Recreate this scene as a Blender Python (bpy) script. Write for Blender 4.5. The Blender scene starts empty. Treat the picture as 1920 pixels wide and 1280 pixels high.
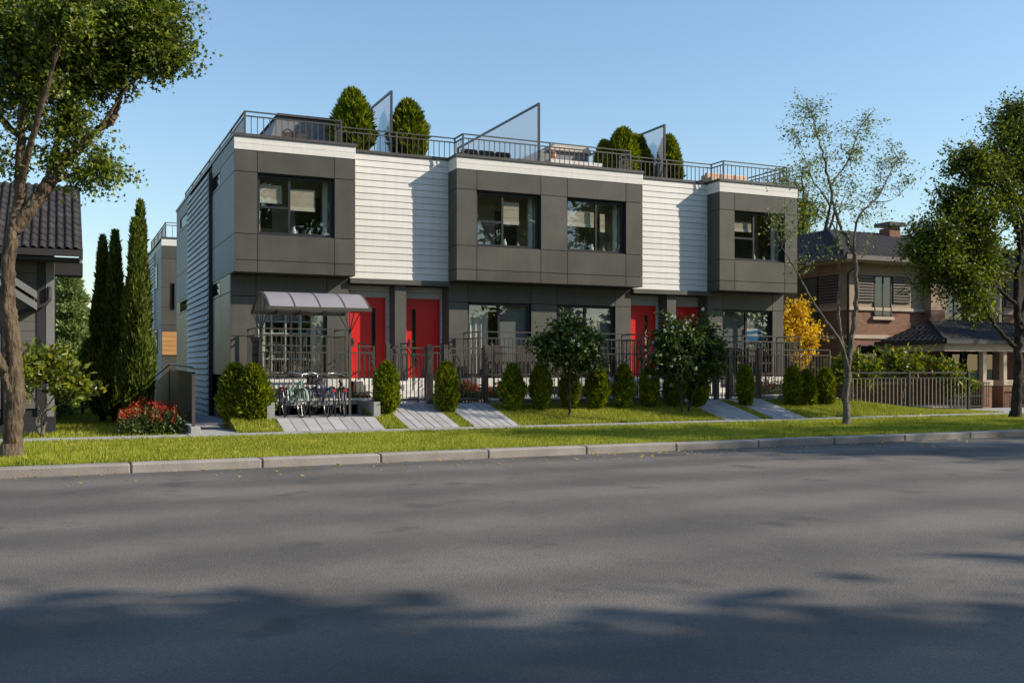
import bpy, bmesh, math, random
import numpy as np
from mathutils import Vector, Matrix, Euler
R = math.radians
random.seed(7); rng = np.random.default_rng(7)
S = bpy.context.scene
COL = S.collection

# ------------------------------------------------------------ camera, sky, sun
cam_d = bpy.data.cameras.new('camera'); cam = bpy.data.objects.new('camera', cam_d); COL.objects.link(cam)
cam.location = (0, 0, 1.4); cam.rotation_euler = (R(90), 0, R(-24.4))
cam_d.lens = 35.0; cam_d.sensor_width = 36.0; cam_d.shift_y = 0.025
cam_d.clip_start = 0.1; cam_d.clip_end = 3000
S.camera = cam
SUN_DIR = Vector((0.730, -0.435, 0.527)).normalized()      # towards the sun
SUN_EL = math.asin(SUN_DIR.z); SUN_AZ = math.atan2(SUN_DIR.x, SUN_DIR.y)
w = bpy.data.worlds.new('World'); S.world = w; w.use_nodes = True
nt = w.node_tree; nt.nodes.clear()
out = nt.nodes.new('ShaderNodeOutputWorld'); bg = nt.nodes.new('ShaderNodeBackground'); sky = nt.nodes.new('ShaderNodeTexSky')
sky.sky_type = 'NISHITA'; sky.sun_disc = False; sky.sun_elevation = SUN_EL; sky.sun_rotation = SUN_AZ
sky.altitude = 0; sky.air_density = 1.4; sky.dust_density = 0.4; sky.ozone_density = 4.5
bg.inputs['Strength'].default_value = 0.15
nt.links.new(sky.outputs[0], bg.inputs[0]); nt.links.new(bg.outputs[0], out.inputs[0])
sd = bpy.data.lights.new('sun', 'SUN'); sd.energy = 5.0; sd.angle = R(0.5); sd.color = (1.0, 0.90, 0.75)
sun = bpy.data.objects.new('sun', sd); COL.objects.link(sun)
sun.rotation_euler = (-SUN_DIR).to_track_quat('-Z', 'Y').to_euler(); sun.location = (30, -20, 30)
S.view_settings.view_transform = 'Standard'; S.view_settings.look = 'None'
S.view_settings.exposure = 0.28; S.view_settings.gamma = 1.0; S.view_settings.use_curve_mapping = False
S.render.engine = 'CYCLES'
S.cycles.max_bounces = 10; S.cycles.transparent_max_bounces = 16; S.cycles.caustics_reflective = False; S.cycles.caustics_refractive = False

# ------------------------------------------------------------ materials
def new_mat(name):
    m = bpy.data.materials.new(name); m.use_nodes = True; m.node_tree.nodes.clear()
    o = m.node_tree.nodes.new('ShaderNodeOutputMaterial')
    return m, m.node_tree, o
def N(t, kind, **kw):
    n = t.nodes.new(kind)
    for k, v in kw.items():
        if k in n.inputs: n.inputs[k].default_value = v
        else: setattr(n, k, v)
    return n
def ramp(t, fac, stops):
    r = t.nodes.new('ShaderNodeValToRGB'); e = r.color_ramp.elements
    while len(e) < len(stops): e.new(0.5)
    for i, (p, c) in enumerate(stops):
        e[i].position = p; e[i].color = (*c, 1)
    t.links.new(fac, r.inputs[0]); return r
def surf(name, c, rough=0.6, var=0.15, scale=3.0, bump=0.0, bscale=60, metal=0.0, spec=0.4, stretch=(1,1,1), island=0.0, fine=0.0, streak=0.0):
    """Principled with noise mottling, optional bump, optional tone per piece"""
    m, t, o = new_mat(name)
    p = N(t, 'ShaderNodeBsdfPrincipled', Roughness=rough, Metallic=metal)
    p.inputs['Specular IOR Level'].default_value = spec
    tc = N(t, 'ShaderNodeTexCoord'); gp = N(t, 'ShaderNodeNewGeometry')
    mp = N(t, 'ShaderNodeMapping'); mp.inputs['Scale'].default_value = stretch
    t.links.new(gp.outputs['Position'], mp.inputs[0])
    n = N(t, 'ShaderNodeTexNoise', Scale=scale, Detail=6.0, Roughness=0.6); t.links.new(mp.outputs[0], n.inputs['Vector'])
    lo = tuple(max(0, x*(1-var)) for x in c); hi = tuple(min(1, x*(1+var)) for x in c)
    r = ramp(t, n.outputs[0], [(0.3, lo), (0.7, hi)])
    col = r.outputs[0]
    if fine:
        n3 = N(t, 'ShaderNodeTexNoise', Scale=180.0, Detail=2.0); t.links.new(gp.outputs['Position'], n3.inputs['Vector'])
        hs = N(t, 'ShaderNodeHueSaturation'); mr = N(t, 'ShaderNodeMapRange'); mr.inputs[3].default_value = 1-fine; mr.inputs[4].default_value = 1+fine
        mr.inputs[1].default_value = .3; mr.inputs[2].default_value = .7
        t.links.new(n3.outputs[0], mr.inputs[0]); t.links.new(mr.outputs[0], hs.inputs['Value']); t.links.new(col, hs.inputs['Color']); col = hs.outputs[0]
    if streak:
        ms = N(t, 'ShaderNodeMapping'); ms.inputs['Scale'].default_value = (9,9,.5); t.links.new(gp.outputs['Position'], ms.inputs[0])
        n4 = N(t, 'ShaderNodeTexNoise', Scale=1.0, Detail=5.0, Roughness=.65); t.links.new(ms.outputs[0], n4.inputs['Vector'])
        h4 = N(t, 'ShaderNodeHueSaturation'); m4 = N(t, 'ShaderNodeMapRange'); m4.inputs[1].default_value = .3; m4.inputs[2].default_value = .7; m4.inputs[3].default_value = 1-streak; m4.inputs[4].default_value = 1+streak
        t.links.new(n4.outputs[0], m4.inputs[0]); t.links.new(m4.outputs[0], h4.inputs['Value']); t.links.new(col, h4.inputs['Color']); col = h4.outputs[0]
    if island:
        oi = N(t, 'ShaderNodeObjectInfo'); hs = N(t, 'ShaderNodeHueSaturation'); mr = N(t, 'ShaderNodeMapRange')
        mr.inputs[3].default_value = 1-island; mr.inputs[4].default_value = 1+island
        t.links.new(oi.outputs['Random'], mr.inputs[0]); t.links.new(mr.outputs[0], hs.inputs['Value']); t.links.new(col, hs.inputs['Color']); col = hs.outputs[0]
    t.links.new(col, p.inputs['Base Color'])
    # roughness breakup
    rr = N(t, 'ShaderNodeMapRange'); rr.inputs[3].default_value = max(0, rough-.08); rr.inputs[4].default_value = min(1, rough+.08)
    t.links.new(n.outputs[0], rr.inputs[0]); t.links.new(rr.outputs[0], p.inputs['Roughness'])
    if bump:
        n2 = N(t, 'ShaderNodeTexNoise', Scale=bscale, Detail=4.0); t.links.new(mp.outputs[0], n2.inputs['Vector'])
        b = N(t, 'ShaderNodeBump', Strength=bump, Distance=0.02); t.links.new(n2.outputs[0], b.inputs['Height']); t.links.new(b.outputs[0], p.inputs['Normal'])
    t.links.new(p.outputs[0], o.inputs[0]); return m
def leaf_mat(name, stops, trans=0.35, gloss=0.06, rough=0.45):
    m, t, o = new_mat(name)
    g = N(t, 'ShaderNodeNewGeometry')
    r = ramp(t, g.outputs['Random Per Island'], stops)
    n = N(t, 'ShaderNodeTexNoise', Scale=1.3, Detail=2.0); t.links.new(g.outputs['Position'], n.inputs['Vector'])
    hs = N(t, 'ShaderNodeHueSaturation'); mr = N(t, 'ShaderNodeMapRange'); mr.inputs[1].default_value = .3; mr.inputs[2].default_value = .7
    mr.inputs[3].default_value = .75; mr.inputs[4].default_value = 1.25
    t.links.new(n.outputs[0], mr.inputs[0]); t.links.new(mr.outputs[0], hs.inputs['Value']); t.links.new(r.outputs[0], hs.inputs['Color'])
    d = N(t, 'ShaderNodeBsdfDiffuse'); tr = N(t, 'ShaderNodeBsdfTranslucent'); gl = N(t, 'ShaderNodeBsdfGlossy', Roughness=rough)
    hs2 = N(t, 'ShaderNodeHueSaturation', Saturation=1.1, Value=1.25); t.links.new(hs.outputs[0], hs2.inputs['Color'])
    t.links.new(hs.outputs[0], d.inputs[0]); t.links.new(hs2.outputs[0], tr.inputs[0])
    m1 = N(t, 'ShaderNodeMixShader', Fac=trans); t.links.new(d.outputs[0], m1.inputs[1]); t.links.new(tr.outputs[0], m1.inputs[2])
    m2 = N(t, 'ShaderNodeMixShader', Fac=gloss); t.links.new(m1.outputs[0], m2.inputs[1]); t.links.new(gl.outputs[0], m2.inputs[2])
    t.links.new(m2.outputs[0], o.inputs[0]); return m
def glass_mat(name, base=.075, edge=.9, tint=(.93,.95,.94)):
    m, t, o = new_mat(name)
    tr = N(t, 'ShaderNodeBsdfTransparent'); tr.inputs[0].default_value = (*tint, 1)
    gl = N(t, 'ShaderNodeBsdfGlossy', Roughness=0.0); gl.inputs[0].default_value = (.95,.97,1,1)
    gp = N(t, 'ShaderNodeNewGeometry'); n = N(t, 'ShaderNodeTexNoise', Scale=1.1, Detail=1.0); t.links.new(gp.outputs['Position'], n.inputs['Vector'])
    b = N(t, 'ShaderNodeBump', Strength=0.05, Distance=0.05); t.links.new(n.outputs[0], b.inputs['Height']); t.links.new(b.outputs[0], gl.inputs['Normal'])
    lw = N(t, 'ShaderNodeLayerWeight', Blend=.5); pw = N(t, 'ShaderNodeMath'); pw.operation = 'POWER'; pw.inputs[1].default_value = 3.0; t.links.new(lw.outputs['Facing'], pw.inputs[0])
    ma = N(t, 'ShaderNodeMath'); ma.operation = 'MULTIPLY_ADD'; ma.inputs[1].default_value = edge; ma.inputs[2].default_value = base; t.links.new(pw.outputs[0], ma.inputs[0])
    mx = N(t, 'ShaderNodeMixShader'); t.links.new(ma.outputs[0], mx.inputs[0]); t.links.new(tr.outputs[0], mx.inputs[1]); t.links.new(gl.outputs[0], mx.inputs[2])
    t.links.new(mx.outputs[0], o.inputs[0]); return m
def frosted_mat():
    m, t, o = new_mat('frosted_glass')
    rf = N(t, 'ShaderNodeBsdfRefraction', Roughness=0.33, IOR=1.02); rf.inputs[0].default_value = (.9,.94,.97,1)
    df = N(t, 'ShaderNodeBsdfDiffuse'); df.inputs[0].default_value = (.72,.76,.8,1)
    tl = N(t, 'ShaderNodeBsdfTranslucent'); tl.inputs[0].default_value = (.8,.84,.88,1)
    a = N(t, 'ShaderNodeMixShader', Fac=.5); t.links.new(df.outputs[0], a.inputs[1]); t.links.new(tl.outputs[0], a.inputs[2])
    mx = N(t, 'ShaderNodeMixShader', Fac=.3); t.links.new(rf.outputs[0], mx.inputs[1]); t.links.new(a.outputs[0], mx.inputs[2])
    t.links.new(mx.outputs[0], o.inputs[0]); return m
def poly_mat():
    m, t, o = new_mat('polycarbonate')
    tr = N(t, 'ShaderNodeBsdfTransparent'); tr.inputs[0].default_value = (.55,.53,.54,1)
    p = N(t, 'ShaderNodeBsdfPrincipled', Roughness=.35); p.inputs['Base Color'].default_value = (.42,.4,.42,1)
    mx = N(t, 'ShaderNodeMixShader', Fac=.62); t.links.new(tr.outputs[0], mx.inputs[1]); t.links.new(p.outputs[0], mx.inputs[2])
    t.links.new(mx.outputs[0], o.inputs[0]); return m
def brick_mat():
    m, t, o = new_mat('brick_wall')
    p = N(t, 'ShaderNodeBsdfPrincipled', Roughness=.85)
    g = N(t, 'ShaderNodeNewGeometry')
    sx = N(t, 'ShaderNodeSeparateXYZ'); t.links.new(g.outputs['Position'], sx.inputs[0])
    ad = N(t, 'ShaderNodeMath'); ad.operation = 'ADD'; t.links.new(sx.outputs[0], ad.inputs[0]); t.links.new(sx.outputs[1], ad.inputs[1])
    cx = N(t, 'ShaderNodeCombineXYZ'); t.links.new(ad.outputs[0], cx.inputs[0]); t.links.new(sx.outputs[2], cx.inputs[1])
    b = N(t, 'ShaderNodeTexBrick'); b.inputs['Scale'].default_value = 1.0; b.inputs['Brick Width'].default_value = .22; b.inputs['Row Height'].default_value = .072
    b.inputs['Mortar Size'].default_value = .008; b.inputs['Color1'].default_value = (.27,.11,.055,1); b.inputs['Color2'].default_value = (.18,.075,.04,1); b.inputs['Mortar'].default_value = (.16,.13,.105,1)
    t.links.new(cx.outputs[0], b.inputs['Vector']); t.links.new(b.outputs['Color'], p.inputs['Base Color'])
    bp = N(t, 'ShaderNodeBump', Strength=.5, Distance=.01); bp.invert = True; t.links.new(b.outputs['Fac'], bp.inputs['Height']); t.links.new(bp.outputs[0], p.inputs['Normal'])
    t.links.new(p.outputs[0], o.inputs[0]); return m
def bark_mat(name, c1, c2, sc=9):
    m, t, o = new_mat(name)
    p = N(t, 'ShaderNodeBsdfPrincipled', Roughness=.9); p.inputs['Specular IOR Level'].default_value = .15
    g = N(t, 'ShaderNodeNewGeometry'); mp = N(t, 'ShaderNodeMapping'); mp.inputs['Scale'].default_value = (1,1,.3); t.links.new(g.outputs['Position'], mp.inputs[0])
    n = N(t, 'ShaderNodeTexNoise', Scale=sc*1.6, Detail=8.0, Roughness=.7); t.links.new(mp.outputs[0], n.inputs['Vector'])
    v = N(t, 'ShaderNodeTexVoronoi', Scale=sc*2.4); v.feature = 'DISTANCE_TO_EDGE'; t.links.new(mp.outputs[0], v.inputs['Vector'])
    r = ramp(t, n.outputs[0], [(.32, c1), (.68, c2)]); t.links.new(r.outputs[0], p.inputs['Base Color'])
    ad = N(t, 'ShaderNodeMath'); ad.operation = 'ADD'; t.links.new(n.outputs[0], ad.inputs[0]); t.links.new(v.outputs['Distance'], ad.inputs[1])
    b = N(t, 'ShaderNodeBump', Strength=.9, Distance=.04); t.links.new(ad.outputs[0], b.inputs['Height']); t.links.new(b.outputs[0], p.inputs['Normal'])
    t.links.new(p.outputs[0], o.inputs[0]); return m
def grass_mat(name, a, b, c):
    m, t, o = new_mat(name)
    g = N(t, 'ShaderNodeNewGeometry')
    n = N(t, 'ShaderNodeTexNoise', Scale=.55, Detail=5.0, Roughness=.65); t.links.new(g.outputs['Position'], n.inputs['Vector'])
    mxn = N(t, 'ShaderNodeMix'); mxn.inputs[0].default_value = .45; t.links.new(n.outputs[0], mxn.inputs[2]); t.links.new(g.outputs['Random Per Island'], mxn.inputs[3])
    r = ramp(t, mxn.outputs[0], [(.3, a), (.5, b), (.72, c)])
    d = N(t, 'ShaderNodeBsdfDiffuse'); tr = N(t, 'ShaderNodeBsdfTranslucent'); t.links.new(r.outputs[0], d.inputs[0]); t.links.new(r.outputs[0], tr.inputs[0])
    mx = N(t, 'ShaderNodeMixShader', Fac=.4); t.links.new(d.outputs[0], mx.inputs[1]); t.links.new(tr.outputs[0], mx.inputs[2])
    t.links.new(mx.outputs[0], o.inputs[0]); return m
def asphalt_mat():
    m, t, o = new_mat('asphalt')
    p = N(t, 'ShaderNodeBsdfPrincipled', Roughness=.8); p.inputs['Specular IOR Level'].default_value = .3
    g = N(t, 'ShaderNodeNewGeometry')
    n1 = N(t, 'ShaderNodeTexNoise', Scale=.45, Detail=6.0, Roughness=.6); t.links.new(g.outputs['Position'], n1.inputs['Vector'])
    n2 = N(t, 'ShaderNodeTexNoise', Scale=95.0, Detail=3.0, Roughness=.8); t.links.new(g.outputs['Position'], n2.inputs['Vector'])
    v = N(t, 'ShaderNodeTexVoronoi', Scale=70.0); t.links.new(g.outputs['Position'], v.inputs['Vector'])
    r1 = ramp(t, n1.outputs[0], [(.3, (.105,.096,.087)), (.7, (.152,.139,.125))])
    r2 = ramp(t, n2.outputs[0], [(.35, (.55,.55,.55)), (.65, (1.4,1.38,1.35))])
    mu = N(t, 'ShaderNodeMix'); mu.data_type = 'RGBA'; mu.blend_type = 'MULTIPLY'; mu.inputs[0].default_value = .8
    t.links.new(r1.outputs[0], mu.inputs[6]); t.links.new(r2.outputs[0], mu.inputs[7])
    # hairline cracks, worn wheel tracks, square repair patches, oil spots
    sx = N(t, 'ShaderNodeSeparateXYZ'); t.links.new(g.outputs['Position'], sx.inputs[0])
    def mul(a, bsock, f):
        q = N(t, 'ShaderNodeMix'); q.data_type = 'RGBA'; q.blend_type = 'MULTIPLY'; q.inputs[0].default_value = f
        t.links.new(a, q.inputs[6]); t.links.new(bsock, q.inputs[7]); return q.outputs[2]
    nw = N(t, 'ShaderNodeTexNoise', Scale=1.7, Detail=6.0, Roughness=.7); t.links.new(g.outputs['Position'], nw.inputs['Vector'])
    mp = N(t, 'ShaderNodeMapping'); mp.inputs['Scale'].default_value = (.22,.4,1); t.links.new(g.outputs['Position'], mp.inputs[0])
    va = N(t, 'ShaderNodeVectorMath'); va.operation = 'ADD'; t.links.new(mp.outputs[0], va.inputs[0]); t.links.new(nw.outputs['Color'], va.inputs[1])
    vc = N(t, 'ShaderNodeTexVoronoi', Scale=.55); vc.feature = 'DISTANCE_TO_EDGE'; t.links.new(va.outputs[0], vc.inputs['Vector'])
    c_ = mul(mu.outputs[2], ramp(t, vc.outputs['Distance'], [(0.0, (.5,.5,.5)), (.004, (1,1,1))]).outputs[0], .7)
    wv = N(t, 'ShaderNodeMath'); wv.operation = 'SINE'; wm = N(t, 'ShaderNodeMath'); wm.operation = 'MULTIPLY_ADD'; wm.inputs[1].default_value = 3.6; wm.inputs[2].default_value = .8
    t.links.new(sx.outputs[1], wm.inputs[0]); t.links.new(wm.outputs[0], wv.inputs[0])
    wa = N(t, 'ShaderNodeMath'); wa.operation = 'MULTIPLY_ADD'; wa.inputs[1].default_value = .25; t.links.new(wv.outputs[0], wa.inputs[0]); t.links.new(n1.outputs[0], wa.inputs[2])
    c_ = mul(c_, ramp(t, wa.outputs[0], [(.25, (.82,.82,.82)), (.75, (1.14,1.13,1.12))]).outputs[0], 1.0)
    ns = N(t, 'ShaderNodeTexNoise', Scale=1.1, Detail=3.0); t.links.new(g.outputs['Position'], ns.inputs['Vector'])
    c_ = mul(c_, ramp(t, ns.outputs[0], [(.30, (.6,.6,.62)), (.38, (1,1,1))]).outputs[0], .8)
    vk = N(t, 'ShaderNodeTexVoronoi', Scale=260.0); t.links.new(g.outputs['Position'], vk.inputs['Vector'])
    c_ = mul(c_, ramp(t, vk.outputs['Color'], [(.2, (.7,.7,.7)), (.8, (1.35,1.33,1.3))]).outputs[0], .55)
    t.links.new(c_, p.inputs['Base Color'])
    b = N(t, 'ShaderNodeBump', Strength=.5, Distance=.008); t.links.new(v.outputs['Distance'], b.inputs['Height']); t.links.new(b.outputs[0], p.inputs['Normal'])
    t.links.new(p.outputs[0], o.inputs[0]); return m
def siding_mat(name, c, island=.05):
    return surf(name, c, rough=.6, var=.07, scale=5, bump=.25, bscale=16, stretch=(.25,.25,6), island=island, spec=.3, streak=.05)

M = {}
M['panel'] = surf('charcoal_panel', (.077,.073,.060), .45, .16, 1.1, .06, 30, spec=.3, island=.09, streak=.07)
M['substrate'] = surf('dark_backing', (.018,.018,.019), .8, .1)
M['panel_gf'] = surf('ground_floor_panel', (.083,.079,.067), .42, .15, 1.1, .06, 30, spec=.45, island=.08, streak=.08)
M['white_board'] = siding_mat('white_siding', (.68,.65,.60))
M['grey_board'] = siding_mat('grey_siding', (.50,.51,.52), .06)
M['side_panel'] = surf('light_side_panel', (.20,.21,.22), .6, .06, 1.5, .05, 30, island=.05)
M['metal'] = surf('bronze_metal', (.066,.058,.05), .42, .12, 4, metal=.0, spec=.5)
M['dark_metal'] = surf('dark_metal', (.03,.029,.029), .4, .1, 4, spec=.5)
M['frame'] = surf('window_frame', (.022,.022,.024), .4, .1, 4)
M['glass'] = glass_mat('window_glass')
M['side_glass'] = glass_mat('side_window_glass', .02, .3, (.6,.62,.62))
M['frosted'] = frosted_mat()
M['poly'] = poly_mat()
M['red'] = surf('red_door', (.62,.016,.012), .38, .05, 3, spec=.4)
M['ramp_panel'] = surf('ramp_panel', (.075,.068,.048), .5, .18, 2, spec=.4, streak=.12)
M['room'] = surf('room_wall', (.62,.57,.51), .8, .06)
M['room_dark'] = surf('room_dark', (.12,.105,.09), .8, .2)
M['floor'] = surf('room_floor', (.22,.15,.09), .5, .2)
M['blind'] = surf('beige_blind', (.60,.50,.38), .85, .08, 8, .2, 90)
M['blind_hem'] = surf('blind_hem', (.74,.66,.55), .85, .05)
M['roller'] = surf('grey_roller_blind', (.25,.245,.24), .85, .06)
M['curtain'] = surf('white_curtain', (.72,.68,.6), .9, .05)
M['wood'] = surf('orange_wood', (.52,.26,.09), .55, .15, 4, .1, 30, stretch=(1,1,8), island=.06)
M['conc'] = surf('concrete', (.34,.335,.325), .85, .12, 1.6, .25, 50, fine=.12, spec=.2)
M['conc_wall'] = surf('concrete_wall', (.30,.295,.29), .85, .14, 1.2, .2, 40, fine=.08, spec=.2)
M['slab'] = surf('pale_slab', (.66,.63,.58), .8, .06, 2, .1)
M['paver'] = surf('paver', (.36,.35,.345), .85, .12, 3, .3, 60, island=.10, fine=.12, spec=.2)
M['kerb'] = surf('kerb_stone', (.30,.27,.24), .85, .16, 2.2, .35, 45, island=.09, fine=.15, spec=.2)
M['joint'] = surf('joint_sand', (.09,.085,.075), .95, .2, 5)
M['asphalt'] = asphalt_mat()
M['soil'] = surf('soil', (.05,.042,.03), .95, .3, 6, .6, 30)
M['lawn'] = surf('lawn_ground', (.13,.16,.028), .95, .35, 2.5, .6, 40)
M['far_ground'] = surf('far_ground', (.06,.085,.02), .95, .3, .4)
M['grass'] = grass_mat('grass_blades', (.17,.21,.022), (.36,.40,.045), (.55,.52,.10))
M['bark_big'] = bark_mat('rough_bark', (.045,.03,.02), (.19,.14,.095), 7)
M['bark_grey'] = bark_mat('grey_bark', (.07,.058,.045), (.24,.205,.16), 10)
M['bark_dark'] = bark_mat('dark_bark', (.022,.018,.014), (.085,.065,.05), 9)
M['twig'] = surf('twig', (.13,.10,.075), .9, .2)
M['leaf_maple'] = leaf_mat('maple_leaf', [(0,(.035,.062,.008)),(.5,(.105,.15,.018)),(.85,(.22,.265,.03)),(1,(.38,.37,.05))], .42, .03)
M['leaf_light'] = leaf_mat('light_leaf', [(0,(.09,.13,.04)),(.6,(.19,.235,.08)),(1,(.30,.32,.09))], .45, .03)
M['leaf_right'] = leaf_mat('street_leaf', [(0,(.03,.052,.007)),(.5,(.095,.13,.015)),(1,(.28,.295,.03))], .4, .03)
M['leaf_dark'] = leaf_mat('dark_shrub_leaf', [(0,(.014,.034,.006)),(.6,(.045,.08,.014)),(1,(.14,.18,.03))], .22, .035, .4)
M['leaf_mag'] = leaf_mat('magnolia_leaf', [(0,(.045,.075,.01)),(.55,(.14,.18,.02)),(.9,(.30,.31,.03)),(1,(.5,.4,.04))], .38, .04, .4)
M['leaf_yellow'] = leaf_mat('yellow_leaf', [(0,(.42,.24,.012)),(.5,(.72,.46,.025)),(1,(.85,.66,.10))], .45, .03)
M['leaf_thuja'] = leaf_mat('thuja_spray', [(0,(.04,.062,.005)),(.5,(.14,.18,.012)),(.85,(.27,.30,.018)),(1,(.38,.36,.035))], .32, .02)
M['leaf_cypress'] = leaf_mat('cypress_spray', [(0,(.03,.05,.009)),(.5,(.09,.125,.018)),(1,(.23,.26,.055))], .3, .02)
M['leaf_conifer'] = leaf_mat('conifer_needle', [(0,(.12,.16,.05)),(.5,(.24,.30,.10)),(1,(.40,.44,.18))], .3, .03)
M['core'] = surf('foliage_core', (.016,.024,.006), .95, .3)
M['petal_white'] = leaf_mat('white_petal', [(0,(.6,.62,.5)),(1,(.82,.82,.72))], .3, .02)
M['petal_red'] = leaf_mat('red_petal', [(0,(.45,.02,.012)),(.6,(.68,.05,.025)),(1,(.75,.16,.05))], .3, .02)
M['leaf_flower'] = leaf_mat('flower_leaf', [(0,(.05,.08,.015)),(1,(.14,.17,.04))], .3, .05)
M['tile_dark'] = surf('roof_tile', (.046,.042,.043), .8, .3, 3, .1, 40, island=.16, spec=.15)
M['stucco'] = surf('brown_stucco', (.34,.25,.185), .9, .1, 1.5, .2, 60, spec=.2)
M['cream'] = surf('cream_trim', (.44,.35,.265), .85, .1, 2, .1)
M['brick'] = brick_mat()
M['louver'] = surf('louver', (.13,.105,.095), .6, .1)
M['dark_glass'] = glass_mat('house_glass', .04, .8, (.5,.52,.5))
M['house_board'] = siding_mat('taupe_siding', (.135,.125,.113), .05)
M['house_trim'] = surf('pale_house_trim', (.2,.195,.19), .7, .08)
M['house_dark'] = surf('house_dark_trim', (.03,.028,.03), .6, .1)
M['beige_box'] = surf('beige_cover', (.5,.45,.38), .7, .08)
M['grey_box'] = surf('grey_hatch', (.185,.18,.185), .55, .06, 1)
M['copper'] = surf('copper', (.6,.28,.13), .35, .1, metal=.6)
M['wicker'] = surf('wicker', (.045,.035,.028), .7, .25, 30)
M['cushion'] = surf('cushion', (.58,.53,.46), .9, .06)
M['sofa_beige'] = surf('sofa_beige', (.6,.42,.30), .85, .1)
M['rubber'] = surf('tyre_rubber', (.022,.02,.019), .7, .1)
M['chrome'] = surf('bike_metal', (.55,.55,.54), .3, .1, metal=.9)
M['white_paint'] = surf('white_paint', (.78,.77,.74), .5, .04)
M['bike_green'] = surf('bike_green', (.22,.33,.27), .3, .05)
M['bike_blue'] = surf('bike_blue', (.045,.06,.10), .3, .05)
M['bike_black'] = surf('bike_black', (.02,.02,.022), .3, .05)
M['saddle'] = surf('saddle', (.035,.026,.02), .6, .1)
M['art_blue'] = surf('blue_paint', (.02,.19,.42), .6, .35, 5, stretch=(1,1,4))
M['reflector'] = surf('red_reflector', (.5,.02,.02), .2, .05)

# ------------------------------------------------------------ mesh helpers
def link(o, parent=None):
    COL.objects.link(o)
    if parent is not None:
        o.parent = parent
        o.matrix_parent_inverse = WM[parent.name].inverted()
    return o
WM = {}     # world matrix of everything placed (nothing is evaluated while building)
def tag(o, label=None, cat=None, group=None, kind=None):
    if label: o['label'] = label
    if cat: o['category'] = cat
    if group: o['group'] = group
    if kind: o['kind'] = kind
    return o
def empty(name, loc, label=None, cat=None, group=None, parent=None):
    o = bpy.data.objects.new(name, None); o.empty_display_size = .2
    o.location = loc; WM[o.name] = Matrix.Translation(loc)
    link(o, parent); return tag(o, label, cat, group)
def mobj(name, mesh, parent=None, loc=None):
    o = bpy.data.objects.new(name, mesh); WM[o.name] = Matrix.Identity(4)
    if loc is not None: o.location = loc; WM[o.name] = Matrix.Translation(loc)
    return link(o, parent)
def copy_tree(src, loc, rz=0.0, sc=1.0, parent=None):
    mpi = src.matrix_parent_inverse.copy(); c = src.copy(); COL.objects.link(c); c.parent = parent; c.matrix_parent_inverse = mpi
    if parent is None:
        c.location = loc; c.rotation_euler = (0, 0, rz); c.scale = (sc, sc, sc)
        WM[c.name] = Matrix.Translation(loc)
    else: WM[c.name] = WM.get(src.name, Matrix.Identity(4))
    for ch in list(src.children): copy_tree(ch, None, parent=c)
    return c
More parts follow.
